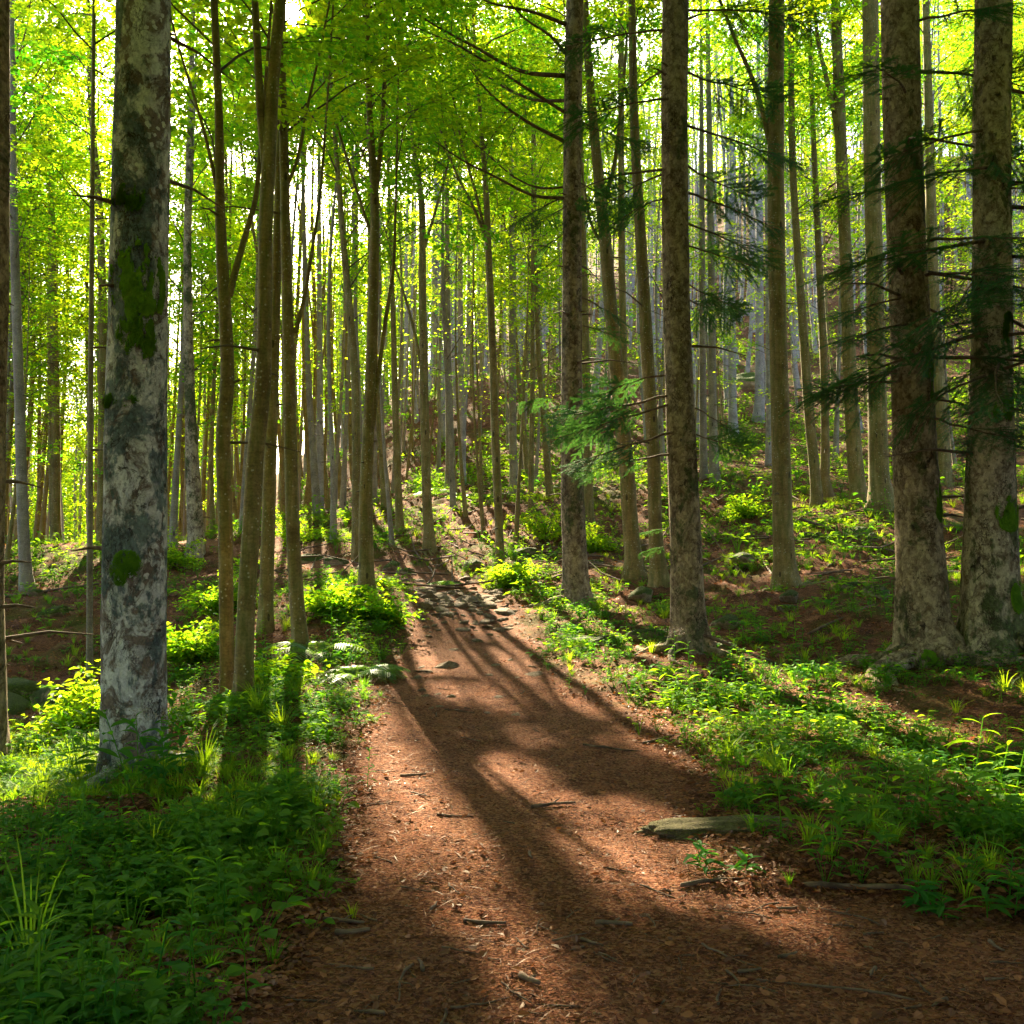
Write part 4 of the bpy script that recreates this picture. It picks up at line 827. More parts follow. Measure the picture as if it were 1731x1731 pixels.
# woods as one mass: unseen shade trees added behind, then the distant wood
def behind_mass():
    rng = np.random.default_rng(401); b = MB()
    for k in range(64):
        a = rng.uniform(.62, 2 * math.pi - .62); r_ = rng.uniform(3.6, 22); x, y = r_ * math.sin(a), r_ * math.cos(a)
        if y > 2 and abs(x) < .8 * y + 3: continue
        z = gz(x, y); H = rng.uniform(14, 20); p = np.array([[x, y, z - .5], [x, y, z + H * .5], [x + .3, y, z + H]]); v, t, q = tube(p, [.2, .14, .03], 8); b.add(v, q=q, mat=0)
        n = 3400; h = rng.random(n) ** .7; rr = 3.6 * np.sqrt(np.maximum(.05, np.sin(np.pi * np.clip(h * .85 + .1, 0, 1)))) * np.sqrt(rng.random(n)); aa = rng.random(n) * 6.28
        c = np.stack([x + rr * np.cos(aa), y + rr * np.sin(aa), z + (.22 + .78 * h) * H], -1); ax = unit(rng.normal(0, 1, (n, 3)) * [1, 1, .4]); nm = unit(np.array([0, 0, 1.]) + rng.normal(0, .5, (n, 3))); nm = unit(nm - ax * (nm * ax).sum(1)[:, None])
        k_ = ~in_gap(c); c, ax, nm = c[k_], ax[k_], nm[k_]; n = len(c)
        v, q = leaf_quads(c, ax, nm, rng.uniform(.22, .40, n), rng.uniform(.16, .3, n), rng); b.add(v, q=q, mat=1, tint=np.repeat(rng.random(n), 4), smooth=False)
    tag(b.build('unseen_shade_woods', [M['beech_bark'], M['beech_leaf']]), 'unseen woodland added behind the viewpoint to shade the foreground', 'woods', kind='stuff')
behind_mass()
def far_mass():
    rng = np.random.default_rng(400); b = MB(); tr = MB()
    for k in range(420):
        d = rng.uniform(76, 150); px = rng.uniform(-500, 2250)
        if px > 900 and d < 108: continue
        x = (px - CX) / F * d; z = gz(x, d); H = rng.uniform(17, 24)
        p = np.array([[x, d, z - .5], [x + rng.normal(0, .3), d, z + H * .5], [x + rng.normal(0, .5), d, z + H]]); v, t, q = tube(p, [.2, .13, .03], 5); b.add(v, q=q, mat=0)
        n = 900; h = rng.random(n) ** .7; r = 3.4 * np.sqrt(np.maximum(.05, np.sin(np.pi * np.clip(h * .85 + .1, 0, 1)))) * np.sqrt(rng.random(n)); a = rng.random(n) * 6.28
        c = np.stack([x + r * np.cos(a), d + r * np.sin(a), z + (.12 + .88 * h) * H], -1); ax = unit(rng.normal(0, 1, (n, 3)) * [1, 1, .4]); nm = unit(np.array([0, 0, 1.]) + rng.normal(0, .5, (n, 3))); nm = unit(nm - ax * (nm * ax).sum(1)[:, None])
        k_ = ~in_gap(c); c, ax, nm = c[k_], ax[k_], nm[k_]; n = len(c)
        v, q = leaf_quads(c, ax, nm, rng.uniform(.3, .55, n), rng.uniform(.2, .36, n), rng); b.add(v, q=q, mat=1, tint=np.repeat(rng.random(n), 4), smooth=False)
    tag(b.build('far_woods', [M['pale_bark'], M['beech_leaf']]), 'distant mass of sunlit woodland closing the view between the trunks', 'woods', kind='stuff')
far_mass()

# ------------------------------------------------------------------ rocks and stones
def rock_mesh(name, seed, flat, mat, sub=3, cuts=7, rough=.12):
    import bmesh
    rng = np.random.default_rng(seed); bm = bmesh.new(); bmesh.ops.create_icosphere(bm, subdivisions=sub, radius=1.0)
    v = np.array([w.co[:] for w in bm.verts]); 
    for _ in range(cuts):
        nrm = unit(rng.normal(0, 1, 3)); dcut = rng.uniform(.5, .85); e = v @ nrm - dcut; v = v - np.maximum(e, 0)[:, None] * nrm * .9
    v = v * (1 + rough * fbm(v * 1.8 + seed, seed, 4) + .05 * fbm(v * 7 + seed, seed + 1, 3) * (sub > 3))[:, None]; v = v * np.array([1, rng.uniform(.6, .9), flat])
    for w, c in zip(bm.verts, v): w.co = c
    me = bpy.data.meshes.new(name); bm.to_mesh(me); bm.free(); me.materials.append(mat)
    if sub > 2: me.polygons.foreach_set('use_smooth', np.ones(len(me.polygons), bool))
    return me
flat_stones = [rock_mesh('path_stone', 500 + k, .32 + .1 * (k % 3), M['stone'], 2, 9) for k in range(7)]
moss_rocks = [rock_mesh('mossy_rock', 520 + k, .6, M['mossy_rock'], 4, 6, .2) for k in range(5)]
rng = np.random.default_rng(77)
def put(me, name, x, y, s, sink, label, cat, group=None, tilt=.15, sc=(1, 1, 1), rz=None):
    o = link(name, me, None, (x, y, gz(x, y) - sink * s)); o.scale = (s * sc[0], s * sc[1], s * sc[2])
    o.rotation_euler = (rng.normal(0, tilt), rng.normal(0, tilt), rng.random() * 6.28 if rz is None else rz); return tag(o, label, cat, group)
n = 0
while n < 262:                                                        # the scree where the path climbs and bends
    py = rng.normal(1020, 27); 
    if py < 975 or py > 1090: continue
    d = float(np.interp(py, [970, 1003, 1050, 1100], [19.5, 17, 14.6, 12.6])); px = rng.uniform(630, 890); x = (px - CX) / F * d
    if path_sd([x], [d])[0] < .02: continue
    put(flat_stones[n % 7], 'path_stone', x, d, float(np.clip(rng.lognormal(-2.6, .55), .03, .22)), .05, 'flat tan stone in the scree where the path climbs', 'stone', 'stones of the scree on the path', .18); n += 1
for k in range(26):                                                   # loose stones lower down
    py = rng.uniform(1090, 1215); d = float(np.interp(py, [1100, 1200, 1300], [12.6, 9.4, 6.95])); px = rng.uniform(650, 930); x = (px - CX) / F * d
    if path_sd([x], [d])[0] > 0: put(flat_stones[k % 7], 'path_stone', x, d, rng.uniform(.04, .11), .15, 'loose stone half sunk in the red dirt below the scree', 'stone', 'loose stones below the scree', .1)
for k in range(34):                                                   # pebbles trodden into the dirt
    py = rng.uniform(1230, 1720); d = float(np.interp(py, [1200, 1300, 1400, 1500, 1600, 1731], [9.4, 6.95, 5.45, 4.5, 3.82, 3.19])); px = rng.uniform(470, 1650); x = (px - CX) / F * d
    if path_sd([x], [d])[0] > .05: put(flat_stones[k % 7], 'pebble', x, d, rng.uniform(.012, .034), .25, 'small grey brown pebble trodden into the dirt path', 'pebble', 'pebbles trodden into the path', .15)
def px_xy(px, d): return (px - CX) / F * d, d
for px, d, s, lab in ((757, 11.6, .26, 'low mossy stone across the path below the scree'), (720, 11.3, .20, 'grey stone sunk in the dirt left of the low mossy stone'), (905, 11.1, .15, 'small pale stone at the path edge by the herbs'),
                      (625, 13.2, .20, 'square tan block on the bank left of the scree'), (985, 16.0, .2, 'pale block leaning at the foot of the straight dark fir')):
    x, y = px_xy(px, d); put(flat_stones[int(px) % 7], 'rock', x, y, s, .2, lab, 'rock')
x, y = px_xy(1265, 5.35); o = put(rock_mesh('stone_slab', 568, .32, M['slab'], 5, 2, .34), 'stone_slab', x, y, .46, .13, 'long flat slab of bare stone with yellow moss at the path edge', 'slab', None, .0, (1.3, .62, .50), .06)
x, y = px_xy(1150, 5.25); put(moss_rocks[0], 'stone_slab', x, y, .17, .25, 'low grey stone tip just beside the long flat slab', 'slab', None, .05, (1.2, .7, .4), .1).data = rock_mesh('stone_slab', 561, .4, M['slab'], 3)
for px, d, s, lab in ((1085, 16.3, .42, 'rounded boulder thick with moss at the foot of the scarred beech'), (1030, 12.4, .30, 'long mossy boulder in the bright herbs right of the path'), (1105, 12.8, .34, 'mossy block close behind the rough middle fir'), (1130, 12.3, .28, 'smaller mossy block touching the rough middle fir'),
                      (1230, 13.4, .36, 'sloping mossy rock between the middle fir and the rooted beech'), (1225, 11.6, .24, 'low mossy rock in the litter below the sloping one'), (1335, 14.6, .26, 'dark rock just below the roots of the smooth beech'), (1480, 13.9, .30, 'flat mossy stone in the shade near the stout fir'),
                      (1385, 20.8, .34, 'boulder on the grassy rise before the wide forked beech'), (1475, 20.2, .26, 'small dark boulder on the rise, next along from the grassy one'), (1250, 19.5, .5, 'mossy ledge beneath the sunlit ferns of the rise'), (1320, 11.0, .18, 'little mossy stone among dry sticks in the shaded litter'),
                      (1265, 52.5, 1.7, 'big yellow green boulder high on the far hillside'), (1262, 54, 1.0, 'lower moss covered boulder under the big yellow green one'), (528, 23.0, .42, 'dark mossy rock on the upper edge of the path bend'), (665, 20.5, .36, 'mossy rock on the red bank below the rooted beech'),
                      (690, 19.6, .26, 'smaller mossy rock on the red bank, nearer the stones'), (575, 21.8, .34, 'mossy hump on the outside of the path bend'), (45, 11.2, .62, 'broad mossy ledge above the dark ditch'), (95, 11.0, .5, 'mossy ledge block over the hollow, nearer the pale fir'), (15, 10.6, .45, 'mossy block at the dark mouth of the ditch'),
                      (100, 15.5, .34, 'round mossy stone on the slope above the ditch'), (70, 17.5, .26, 'small yellow mossy stone halfway up the ditch slope'), (890, 21, .5, 'mossy rock under the dark bush on the bank'), (800, 19.6, .34, 'mossy stone beside the bowed beech'), (590, 13.6, .28, 'rock in the shadow under the bank by the fern'), (1000, 28, .5, 'mossy outcrop on the upper bank behind the dark fir'), (945, 30, .45, 'mossy outcrop in the sun left of the dark fir')):
    x, y = px_xy(px, d); put(moss_rocks[int(px) % 5], 'mossy_rock', x, y, s, .12, lab, 'rock', None, .12, (1.15, .9, .8))
nr_ = 0
while nr_ < 70:
    d = rng.uniform(12.5, 40); px = rng.uniform(540, 1720); x, y = px_xy(px, d)
    if path_sd([x], [y])[0] > -.3 or (np.hypot(main_xy[:, 0] - x, main_xy[:, 1] - y) < .6).any(): continue
    put(moss_rocks[nr_ % 5], 'mossy_rock', x, y, float(np.clip(rng.lognormal(-1.75, .45), .08, .5)), .2, 'small half buried mossy rock on the littered slope', 'rock', 'half buried rocks on the slope', .15, (1.15, .9, .75)); nr_ += 1
print('leaves', [len(p['fo'][0]) for p in beech + young + pole], 'carved crowns', n_carved, 'trees', len(main) + len(placed))

# ------------------------------------------------------------------ herbs, grass, ferns, litter
def leaf_patch(base, az, pitch, L, Wd, droop=.25, fold=.12, roll=0.0, narrow=False):
    """one real leaf: 3 cross sections folded along the midrib; 11 points"""
    t = np.array([0, .22, .50, .78, 1.0]); w = np.array([.02, .72, 1.0, .62, 0]) if not narrow else np.array([.05, .7, 1.0, .72, 0])
    mid = np.stack([t * L, 0 * t, -droop * L * t ** 2], -1); lft = mid[1:4] + np.stack([0 * t[1:4], w[1:4] * Wd * .5, fold * Wd * w[1:4]], -1); rgt = mid[1:4] * [1, 1, 1] + np.stack([0 * t[1:4], -w[1:4] * Wd * .5, fold * Wd * w[1:4]], -1)
    v = np.concatenate([mid, lft, rgt])
    cr, sr = math.cos(roll), math.sin(roll); v = v @ np.array([[1, 0, 0], [0, cr, -sr], [0, sr, cr]]).T
    cp_, sp = math.cos(pitch), math.sin(pitch); v = v @ np.array([[cp_, 0, -sp], [0, 1, 0], [sp, 0, cp_]]).T
    ca, sa = math.cos(az), math.sin(az); v = v @ np.array([[ca, -sa, 0], [sa, ca, 0], [0, 0, 1]]).T
    tr = np.array([[0, 1, 5], [0, 8, 1], [3, 4, 7], [3, 10, 4]]); q = np.array([[1, 2, 6, 5], [2, 3, 7, 6], [1, 8, 9, 2], [2, 9, 10, 3]])
    return v + base, tr, q
class Tmpl:
    def __init__(s): s.v = []; s.t = []; s.q = []; s.tm = []; s.qm = []; s.n = 0; s.tn = []
    def add(s, v, t=None, q=None, mat=0, tn=0.0):
        s.v.append(v)
        if t is not None: s.t.append(np.asarray(t) + s.n); s.tm.append(np.full(len(t), mat))
        if q is not None: s.q.append(np.asarray(q) + s.n); s.qm.append(np.full(len(q), mat))
        s.n += len(v); s.tn.append(np.full(len(v), tn))
    def done(s):
        s.v = np.concatenate(s.v); s.t = np.concatenate(s.t) if s.t else np.zeros((0, 3), int); s.q = np.concatenate(s.q) if s.q else np.zeros((0, 4), int)
        s.tm = np.concatenate(s.tm) if s.tm else np.zeros(0, int); s.qm = np.concatenate(s.qm) if s.qm else np.zeros(0, int); s.tn = np.concatenate(s.tn); return s
def scatter(b, tm, x, y, z, yaw, sc, tint):
    n = len(x)
    if n == 0: return
    c, s_ = np.cos(yaw), np.sin(yaw); v = tm.v
    X = (v[None, :, 0] * c[:, None] - v[None, :, 1] * s_[:, None]) * sc[:, None] + x[:, None]; Y = (v[None, :, 0] * s_[:, None] + v[None, :, 1] * c[:, None]) * sc[:, None] + y[:, None]; Z = v[None, :, 2] * sc[:, None] + z[:, None]
    vv = np.stack([X, Y, Z], -1).reshape(-1, 3); off = (np.arange(n) * len(v))[:, None, None]
    tn = np.clip(tint[:, None] + tm.tn[None], 0, 1).ravel()
    for mat in (0, 1):
        pass
    b.v.append(vv.astype(np.float32)); b.a.append(tn.astype(np.float32))
    if len(tm.t): b.t.append((tm.t[None] + off).reshape(-1, 3).astype(np.int32) + b.n); b.tm.append(np.tile(tm.tm, n).astype(np.int32)); b.ts.append(np.zeros(n * len(tm.t), bool))
    if len(tm.q): b.q.append((tm.q[None] + off).reshape(-1, 4).astype(np.int32) + b.n); b.qm.append(np.tile(tm.qm, n).astype(np.int32)); b.qs.append(np.zeros(n * len(tm.q), bool))
    b.n += len(vv)
rh = np.random.default_rng(606)
def stalk(tm, a, c, r=.0025, mat=0):
    v, t, q = tube(np.array([a, (np.array(a) + c) / 2 + [0, 0, .01], c]), [r, r * .8, r * .6], 3); tm.add(v, None, q, mat)
def herb(seed, k=7, h=.14, L=(.05, .09), ratio=.72):
    """low broad-leaved herb: leaves on thin stalks, held flat"""
    r = np.random.default_rng(seed); t = Tmpl()
    for i in range(k):
        a = i * 2.4 + r.normal(0, .4); rad_ = r.uniform(.02, .11); hh = h * r.uniform(.5, 1.1); p = np.array([math.cos(a) * rad_, math.sin(a) * rad_, hh]); stalk(t, [0, 0, 0], p)
        l = r.uniform(*L); v, tt, q = leaf_patch(p, a + r.normal(0, .5), r.normal(.10, .22), l, l * ratio * r.uniform(.85, 1.1), r.uniform(.05, .35), .12, r.normal(0, .25)); t.add(v, tt, q, 0, r.normal(0, .14))
    return t.done()
def trefoil(seed, k=5, h=.12, l0=.045):
    r = np.random.default_rng(seed); t = Tmpl()
    for i in range(k):
        a = i * 2.4 + r.normal(0, .4); rad_ = r.uniform(.02, .10); hh = h * r.uniform(.5, 1.1); p = np.array([math.cos(a) * rad_, math.sin(a) * rad_, hh]); stalk(t, [0, 0, 0], p); tn = r.normal(0, .12)
        for j in (-1, 0, 1):
            l = l0 * r.uniform(.8, 1.15); v, tt, q = leaf_patch(p, a + j * 1.5 + r.normal(0, .15), r.normal(.05, .15), l, l * .66, .2, .12, r.normal(0, .15)); t.add(v, tt, q, 0, tn)
    return t.done()
def upright(seed, h=.42, k=13, L=(.10, .16), ratio=.27, lean=.08):
    """tall leafy stem with lance-shaped leaves"""
    r = np.random.default_rng(seed); t = Tmpl(); top = np.array([lean * h * 2 * r.normal(0, .5), lean * h * 2 * r.normal(0, .5), h]); stalk(t, [0, 0, 0], top, .004)
    for i in range(k):
        s = .18 + .82 * i / (k - 1); a = i * 2.4 + r.normal(0, .3); l = r.uniform(*L) * (1.0 if s < .7 else 1.25 - s * .5); v, tt, q = leaf_patch(top * s, a, r.uniform(.15, .65) + (.35 if s > .9 else 0), l, l * ratio * r.uniform(.85, 1.15), r.uniform(.25, .6), .15, r.normal(0, .2), True); t.add(v, tt, q, 0, r.normal(0, .10))
    return t.done()
def tuft(seed, k=16, h=.28, w=.006, spread=.5):
    r = np.random.default_rng(seed); t = Tmpl()
    for i in range(k):
        a = r.random() * 6.28; hh = h * r.uniform(.5, 1.1); out = spread * hh * r.uniform(.3, 1.1); s = np.linspace(0, 1, 5); p0 = np.array([math.cos(a), math.sin(a), 0]) * r.uniform(0, .03); b_ = r.normal(0, .3)
        mid = p0 + np.stack([math.cos(a) * out * s ** 1.8, math.sin(a) * out * s ** 1.8, hh * (s - .35 * s ** 3 * min(1, spread * 1.4))], -1); sd = np.array([-math.sin(a + b_), math.cos(a + b_), 0]); ww = w * np.array([.8, 1, .9, .6, .08])[:, None]
        v = np.concatenate([mid - sd * ww, mid + sd * ww]); q = np.array([[j, j + 1, j + 6, j + 5] for j in range(4)]); t.add(v, None, q, 0, r.normal(0, .12))
    return t.done()
def fern(seed, k=8, L=.55, pinnae=20):
    r = np.random.default_rng(seed); t = Tmpl()
    for i in range(k):
        a = i * 6.28 / k + r.normal(0, .25); l = L * r.uniform(.75, 1.15); el = r.uniform(.55, 1.0); n = 12; s = np.linspace(0, 1, n)
        rr_ = l * (math.cos(el) * s + .30 * s ** 2); zz = l * (math.sin(el) * s - .62 * s ** 2.2)
        ax = np.stack([math.cos(a) * rr_, math.sin(a) * rr_, zz], -1); v, tt, q = tube(ax, np.linspace(.004, .001, n), 3); t.add(v, None, q); tn = r.normal(0, .1)
        for j in range(pinnae):
            u = .12 + .88 * j / (pinnae - 1); f = u * (n - 1); m = min(int(f), n - 2); p = ax[m] + (ax[m + 1] - ax[m]) * (f - m); d = unit(ax[m + 1] - ax[m]); sd = unit(np.cross(d, [0, 0, 1.])); up = np.cross(sd, d)
            pl = l * .34 * math.sin(math.pi * min(1, .12 + .9 * (1 - u) ** .8 * .95)) * (1 if u > .2 else u / .2) + .008; pw = l * .85 / pinnae
            for sg in (-1, 1):
                e = unit(sd * sg + d * .35 - up * .12); vv = np.array([p - d * pw * .25, p + e * pl * .35 + d * pw * .55 - up * .0, p + e * pl - up * pl * .15, p + e * pl * .4 - d * pw * .45]); t.add(vv, None, np.array([[0, 1, 2, 3]]), 0, tn + r.normal(0, .06))
    return t.done()
def spread_plants(b, tmpls, n, region, dens, smin, smax, tbase, tvar, seed, dmin, dmax, pxr=(-250, 1980)):
    r = np.random.default_rng(seed); d = dmin * (dmax / dmin) ** r.random(n) if region == 'log' else np.sqrt(r.uniform(dmin ** 2, dmax ** 2, n)); px = r.uniform(*pxr, n); x = (px - CX) / F * d
    keep = r.random(n) < dens(px, d, x); x, d = x[keep], d[keep]; z = tz(x, d) - .01; k = r.integers(len(tmpls), size=len(x)); clump = fbm(np.stack([x * .8, d * .8, 0 * x], -1), seed, 3)
    for i, tm in enumerate(tmpls):
        m = k == i; scatter(b, tm, x[m], d[m], z[m], r.random(m.sum()) * 6.28, (smin + (smax - smin) * r.random(m.sum()) ** 1.8) * (1 + .4 * clump[m]), np.clip(tbase + tvar * clump[m] + r.normal(0, .20, m.sum()), 0, 1))
    return len(x)
def patches(x, d, s, f, lo, hi): return smooth(lo, hi, fbm(np.stack([x * f, d * f, 0 * x + s], -1), s, 3))
def off_path(x, d, lo=-.02, hi=-.5): return smooth(lo, hi, path_sd(x, d)) if False else 1 - smooth(hi, lo, path_sd(x, d))
def bank(px, d, x):
    """how thickly herbs grow: thick beside the path near the camera, thinner in the litter under the firs and on the slopes"""
    s = path_sd(x, d); o = 1 - smooth(-.45, .10, s); left = x < np.interp(d, _pe[:, 0], (_pe[:, 1] + _pe[:, 2]) / 2)
    near = np.where(left, 1.0, np.where(d < 9.2, .75, 1 - .62 * smooth(9.2, 11, d) * smooth(940, 1150, px)))
    ditch = np.where(left & (px < 190) & (d > 8.6), .25, 1.0)
    return o * near * ditch * (.10 + .90 * patches(x, d, 3, 1.1, -.18, .26)) * np.where((np.abs(px - 1245) < 165) & (np.abs(d - 4.95) < .62), .08, 1) * (1 - .72 * smooth(13, 19, d))
herbs = [herb(1), herb(2, 9, .17), herb(3, 6, .11, (.06, .11), .8), trefoil(4), trefoil(5, 7, .16, .055), trefoil(6, 6, .10, .04), herb(7, 8, .2, (.05, .08), .6), trefoil(41, 9, .09, .028), trefoil(42, 11, .13, .032), herb(43, 12, .10, (.025, .045), .8), upright(45, .22, 12, (.05, .08), .45), upright(46, .16, 8, (.04, .06), .5)]
hb = MB(); nh = 0
nh += spread_plants(hb, herbs, 26000, 'log', bank, .26, .90, .55, .5, 31, 2.7, 9.5)
nh += spread_plants(hb, herbs, 15000, 'lin', bank, .5, 1.1, .5, .5, 32, 8, 19)
nh += spread_plants(hb, [upright(8, .26, 10, (.06, .1)), upright(9, .34, 12, (.07, .11)), upright(10, .2, 9, (.05, .09), .35)], 5200, 'log', lambda p, d, x: bank(p, d, x) * patches(x, d, 8, 1.3, -.15, .2), .45, 1.25, .5, .4, 33, 2.7, 18)
slope = lambda p, d, x: (1 - smooth(-.2, .1, path_sd(x, d))) * patches(x, d, 21, .42, -.22, .12) * (.35 + .65 * patches(x, d, 22, 1.6, -.2, .2)) * (1 - .6 * smooth(40, 60, d))
nh += spread_plants(hb, herbs[:3] + herbs[7:10] + [upright(11, .3, 12, (.07, .12)), herb(12, 14, .3, (.06, .1), .5)], 46000, 'lin', slope, .8, 2.0, .72, .4, 34, 15, 75)
tag(hb.build('undergrowth', [M['herb_leaf']]), 'low broad leaved green herbs carpeting both banks of the path', 'undergrowth', kind='stuff')
gb = MB(); tufts = [tuft(1, 26, .20, .0026, .8), tuft(2, 30, .15, .0024, 1.0), tuft(3, 22, .24, .0026, .7), tuft(4, 26, .19, .0024, 1.2)]
def grass_where(p, d, x): return (1 - smooth(-.25, 0, path_sd(x, d))) * (patches(x, d, 51, .75, -.10, .25) * (1 - smooth(12, 18, d)) * np.where((x < 0), 1.0, .45))
def rise(p, d, x): return (1 - smooth(-.25, 0, path_sd(x, d))) * np.maximum(np.exp(-((p - 1400) / 130) ** 2 - ((d - 22) / 3.0) ** 2) * 1.2, patches(x, d, 55, .5, .05, .3) * .6)
spread_plants(gb, tufts, 9000, 'log', grass_where, .5, 1.3, .45, .5, 41, 2.7, 18); spread_plants(gb, tufts, 14000, 'lin', rise, .7, 1.4, .6, .4, 42, 14, 40)
spread_plants(gb, tufts, 900, 'lin', lambda p, d, x: np.exp(-((p - 70) / 90) ** 2 - ((d - 7.9) / .9) ** 2), .8, 1.3, .85, .3, 43, 6.5, 10, (-120, 260))
tag(gb.build('grass', [M['grass_blade']]), 'loose tufts of woodland grass on the banks', 'grass', kind='stuff')

# litter: leaves, needles and chips lying on the ground
def litter(name, label, n, dens, seed, dmin, dmax, size, ratio, mat, lift=.006, tilt=.35, region='log', tb=(0, 1)):
    r = np.random.default_rng(seed); d = dmin * (dmax / dmin) ** r.random(n) if region == 'log' else np.sqrt(r.uniform(dmin ** 2, dmax ** 2, n)); px = r.uniform(-120, 1850, n); x = (px - CX) / F * d; k = r.random(n) < dens(px, d, x); x, d = x[k], d[k]; n = len(x)
    c = np.stack([x, d, tz(x, d) + lift + r.random(n) * .008], -1); a = r.random(n) * 6.28; ax = np.stack([np.cos(a), np.sin(a), r.normal(0, tilt * .6, n)], -1); ax = unit(ax); nm = unit(np.stack([r.normal(0, tilt, n), r.normal(0, tilt, n), np.ones(n)], -1)); nm = unit(nm - ax * (nm * ax).sum(1)[:, None])
    L = r.uniform(size[0], size[1], n) * (1 + .5 * smooth(8, 25, d)); v, q = (leaf_hex(c, ax, nm, L, L * ratio) if ratio > .4 else leaf_quads(c, ax, nm, L, L * ratio, r, .22)); b = MB(); b.add(v, q=q, tint=np.repeat(r.uniform(*tb, n), len(v) // n), smooth=False)
    tag(b.build(name, [mat]), label, 'litter', kind='stuff')
litter('fallen_leaves', 'dry red brown beech leaves strewn over the forest floor', 80000, lambda p, d, x: np.where(path_sd(x, d) > .1, .07, .85), 71, 3, 34, (.022, .050), .60, M['dead_leaf'], .008, .38)
litter('needle_litter', 'fine red brown needles and chips covering the dirt path', 150000, lambda p, d, x: np.where(path_sd(x, d) > -.3, 1.0, .12), 72, 2.8, 15, (.010, .027), .20, M['dead_leaf'], .003, .16)
litter('twig_litter', 'thin bits of twig scattered over the dirt', 9000, lambda p, d, x: np.where(path_sd(x, d) > -.2, .6, .5), 73, 2.8, 28, (.05, .14), .045, M['dead_leaf'], .006, .10, tb=(0, .7))

# sticks: each its own
def stick_mesh(seed, L, r0):
    r = np.random.default_rng(seed); n = 7; s = np.linspace(0, 1, n); p = np.stack([(s - .5) * L, .05 * L * np.sin(s * 4 + seed) + r.normal(0, .008 * L, n), r0 * .7 + .015 * L * np.abs(r.normal(0, .5, n))], -1); b = MB(); b.add(*tube(p, r0 * np.linspace(1, .55, n) * r.uniform(.85, 1.15, n), 7, cap=True))
    if seed % 2: k = 3; b.add(*tube(np.array([p[k], p[k] + [.10 * L, .12 * L, .01], p[k] + [.2 * L, .20 * L, .012]]), [r0 * .55, r0 * .4, r0 * .2], 5, cap=True))
    return b.mesh('stick', [M['dead_wood']])
sticks = [stick_mesh(k, L, r_) for k, (L, r_) in enumerate(((.16, .008), (.24, .007), (.12, .010), (.34, .006), (.10, .006), (.2, .005)))]
r7 = np.random.default_rng(808)
def lay(px, py_d, k, rz, s=1.0, label=None, group=None, me=None):
    x, y = px_xy(px, py_d); dzx = (gz(x + .05, y) - gz(x - .05, y)) / .1; o = link('stick', me or sticks[k], None, (x, y, gz(x, y) + .002)); o.scale = (s, s, s); o.rotation_euler = (0, -math.atan(dzx) * math.cos(rz), rz); return tag(o, label, 'stick', group)
Yof = lambda py: float(np.interp(py, [1100, 1200, 1300, 1400, 1500, 1600, 1731], [12.6, 9.4, 6.95, 5.45, 4.5, 3.82, 3.19]))
k = 0
while k < 90:
    py = r7.uniform(1150, 1728) if k % 4 else r7.uniform(1500, 1728); px = r7.uniform(430, 1700); d = Yof(py); x, y = px_xy(px, d)
    if path_sd([x], [y])[0] < .05: continue
    lay(px, d, r7.integers(6), r7.random() * 6.28, r7.uniform(.35, .9), 'small dry stick lying on the dirt path', 'small sticks on the path'); k += 1
for px, py, L, r_, rz, lab in ((820, 1563, .17, .011, -.25, 'stout pale brown stick, thickest of those in the middle of the path'), (700, 1315, .17, .012, .3, 'short stick lying in the sunlit patch left of the path centre'), (935, 1372, .26, .011, .15, 'long dark stick just beyond the middle shadow of the path'), (770, 1385, .2, .007, .05, 'thin straight stick at the edge of the sunlit patch'),
                               (1040, 1275, .5, .010, -.2, 'slim curved branch lying near the herbs right of the path'), (1450, 1522, .52, .016, -.55, 'long broken branch with an orange scar among the leafy plants'), (1200, 1497, .3, .011, .25, 'dark branch piece just below the bright sunlit patch'), (1035, 1563, .15, .013, .1, 'dark stub of wood right of the stout pale stick'),
                               (895, 1668, .10, .013, -.9, 'split chip of wood near the front of the path'), (1400, 1685, .5, .006, -.45, 'long thin bent twig across the front right of the dirt'), (585, 1570, .16, .010, .1, 'sawn stick beside the little sunlit grass tuft'), (600, 1585, .13, .012, .25, 'thicker stick nearest the camera beside the little grass tuft'), (1110, 1265, .24, .013, .15, 'dark stick at the edge of the sunny herbs')):
    lay(px, Yof(py), 0, rz, 1, lab, None, stick_mesh(int(px), L, r_))
for px, d, L, r_, rz, lab in ((80, 17.5, 1.7, .03, .35, 'long pale fallen branch on the mossy slope above the ditch'), (940, 17.5, 1.3, .02, .0, 'pale dead branch on the bank by the straight dark fir'), (1400, 21, 1.8, .03, .5, 'sunlit fallen branch between the stout firs'), (1620, 19.5, 1.6, .035, -.25, 'reddish lit fallen branch between the two stout firs'), (1300, 11.2, 1.6, .022, -.05, 'bleached stick lying in the dark litter below the rooted beech'), (1420, 12.6, 1.2, .02, .6, 'grey stick pointing uphill in the shaded litter'), (1220, 34, 3.0, .05, .3, 'fallen pole among the brush on the far slope'), (1150, 38, 3.4, .06, -.2, 'second fallen pole lower in the brush on the far slope')):
    lay(px, d, 0, rz, 1, lab, None, stick_mesh(int(px) * 3 + 1, L, r_))

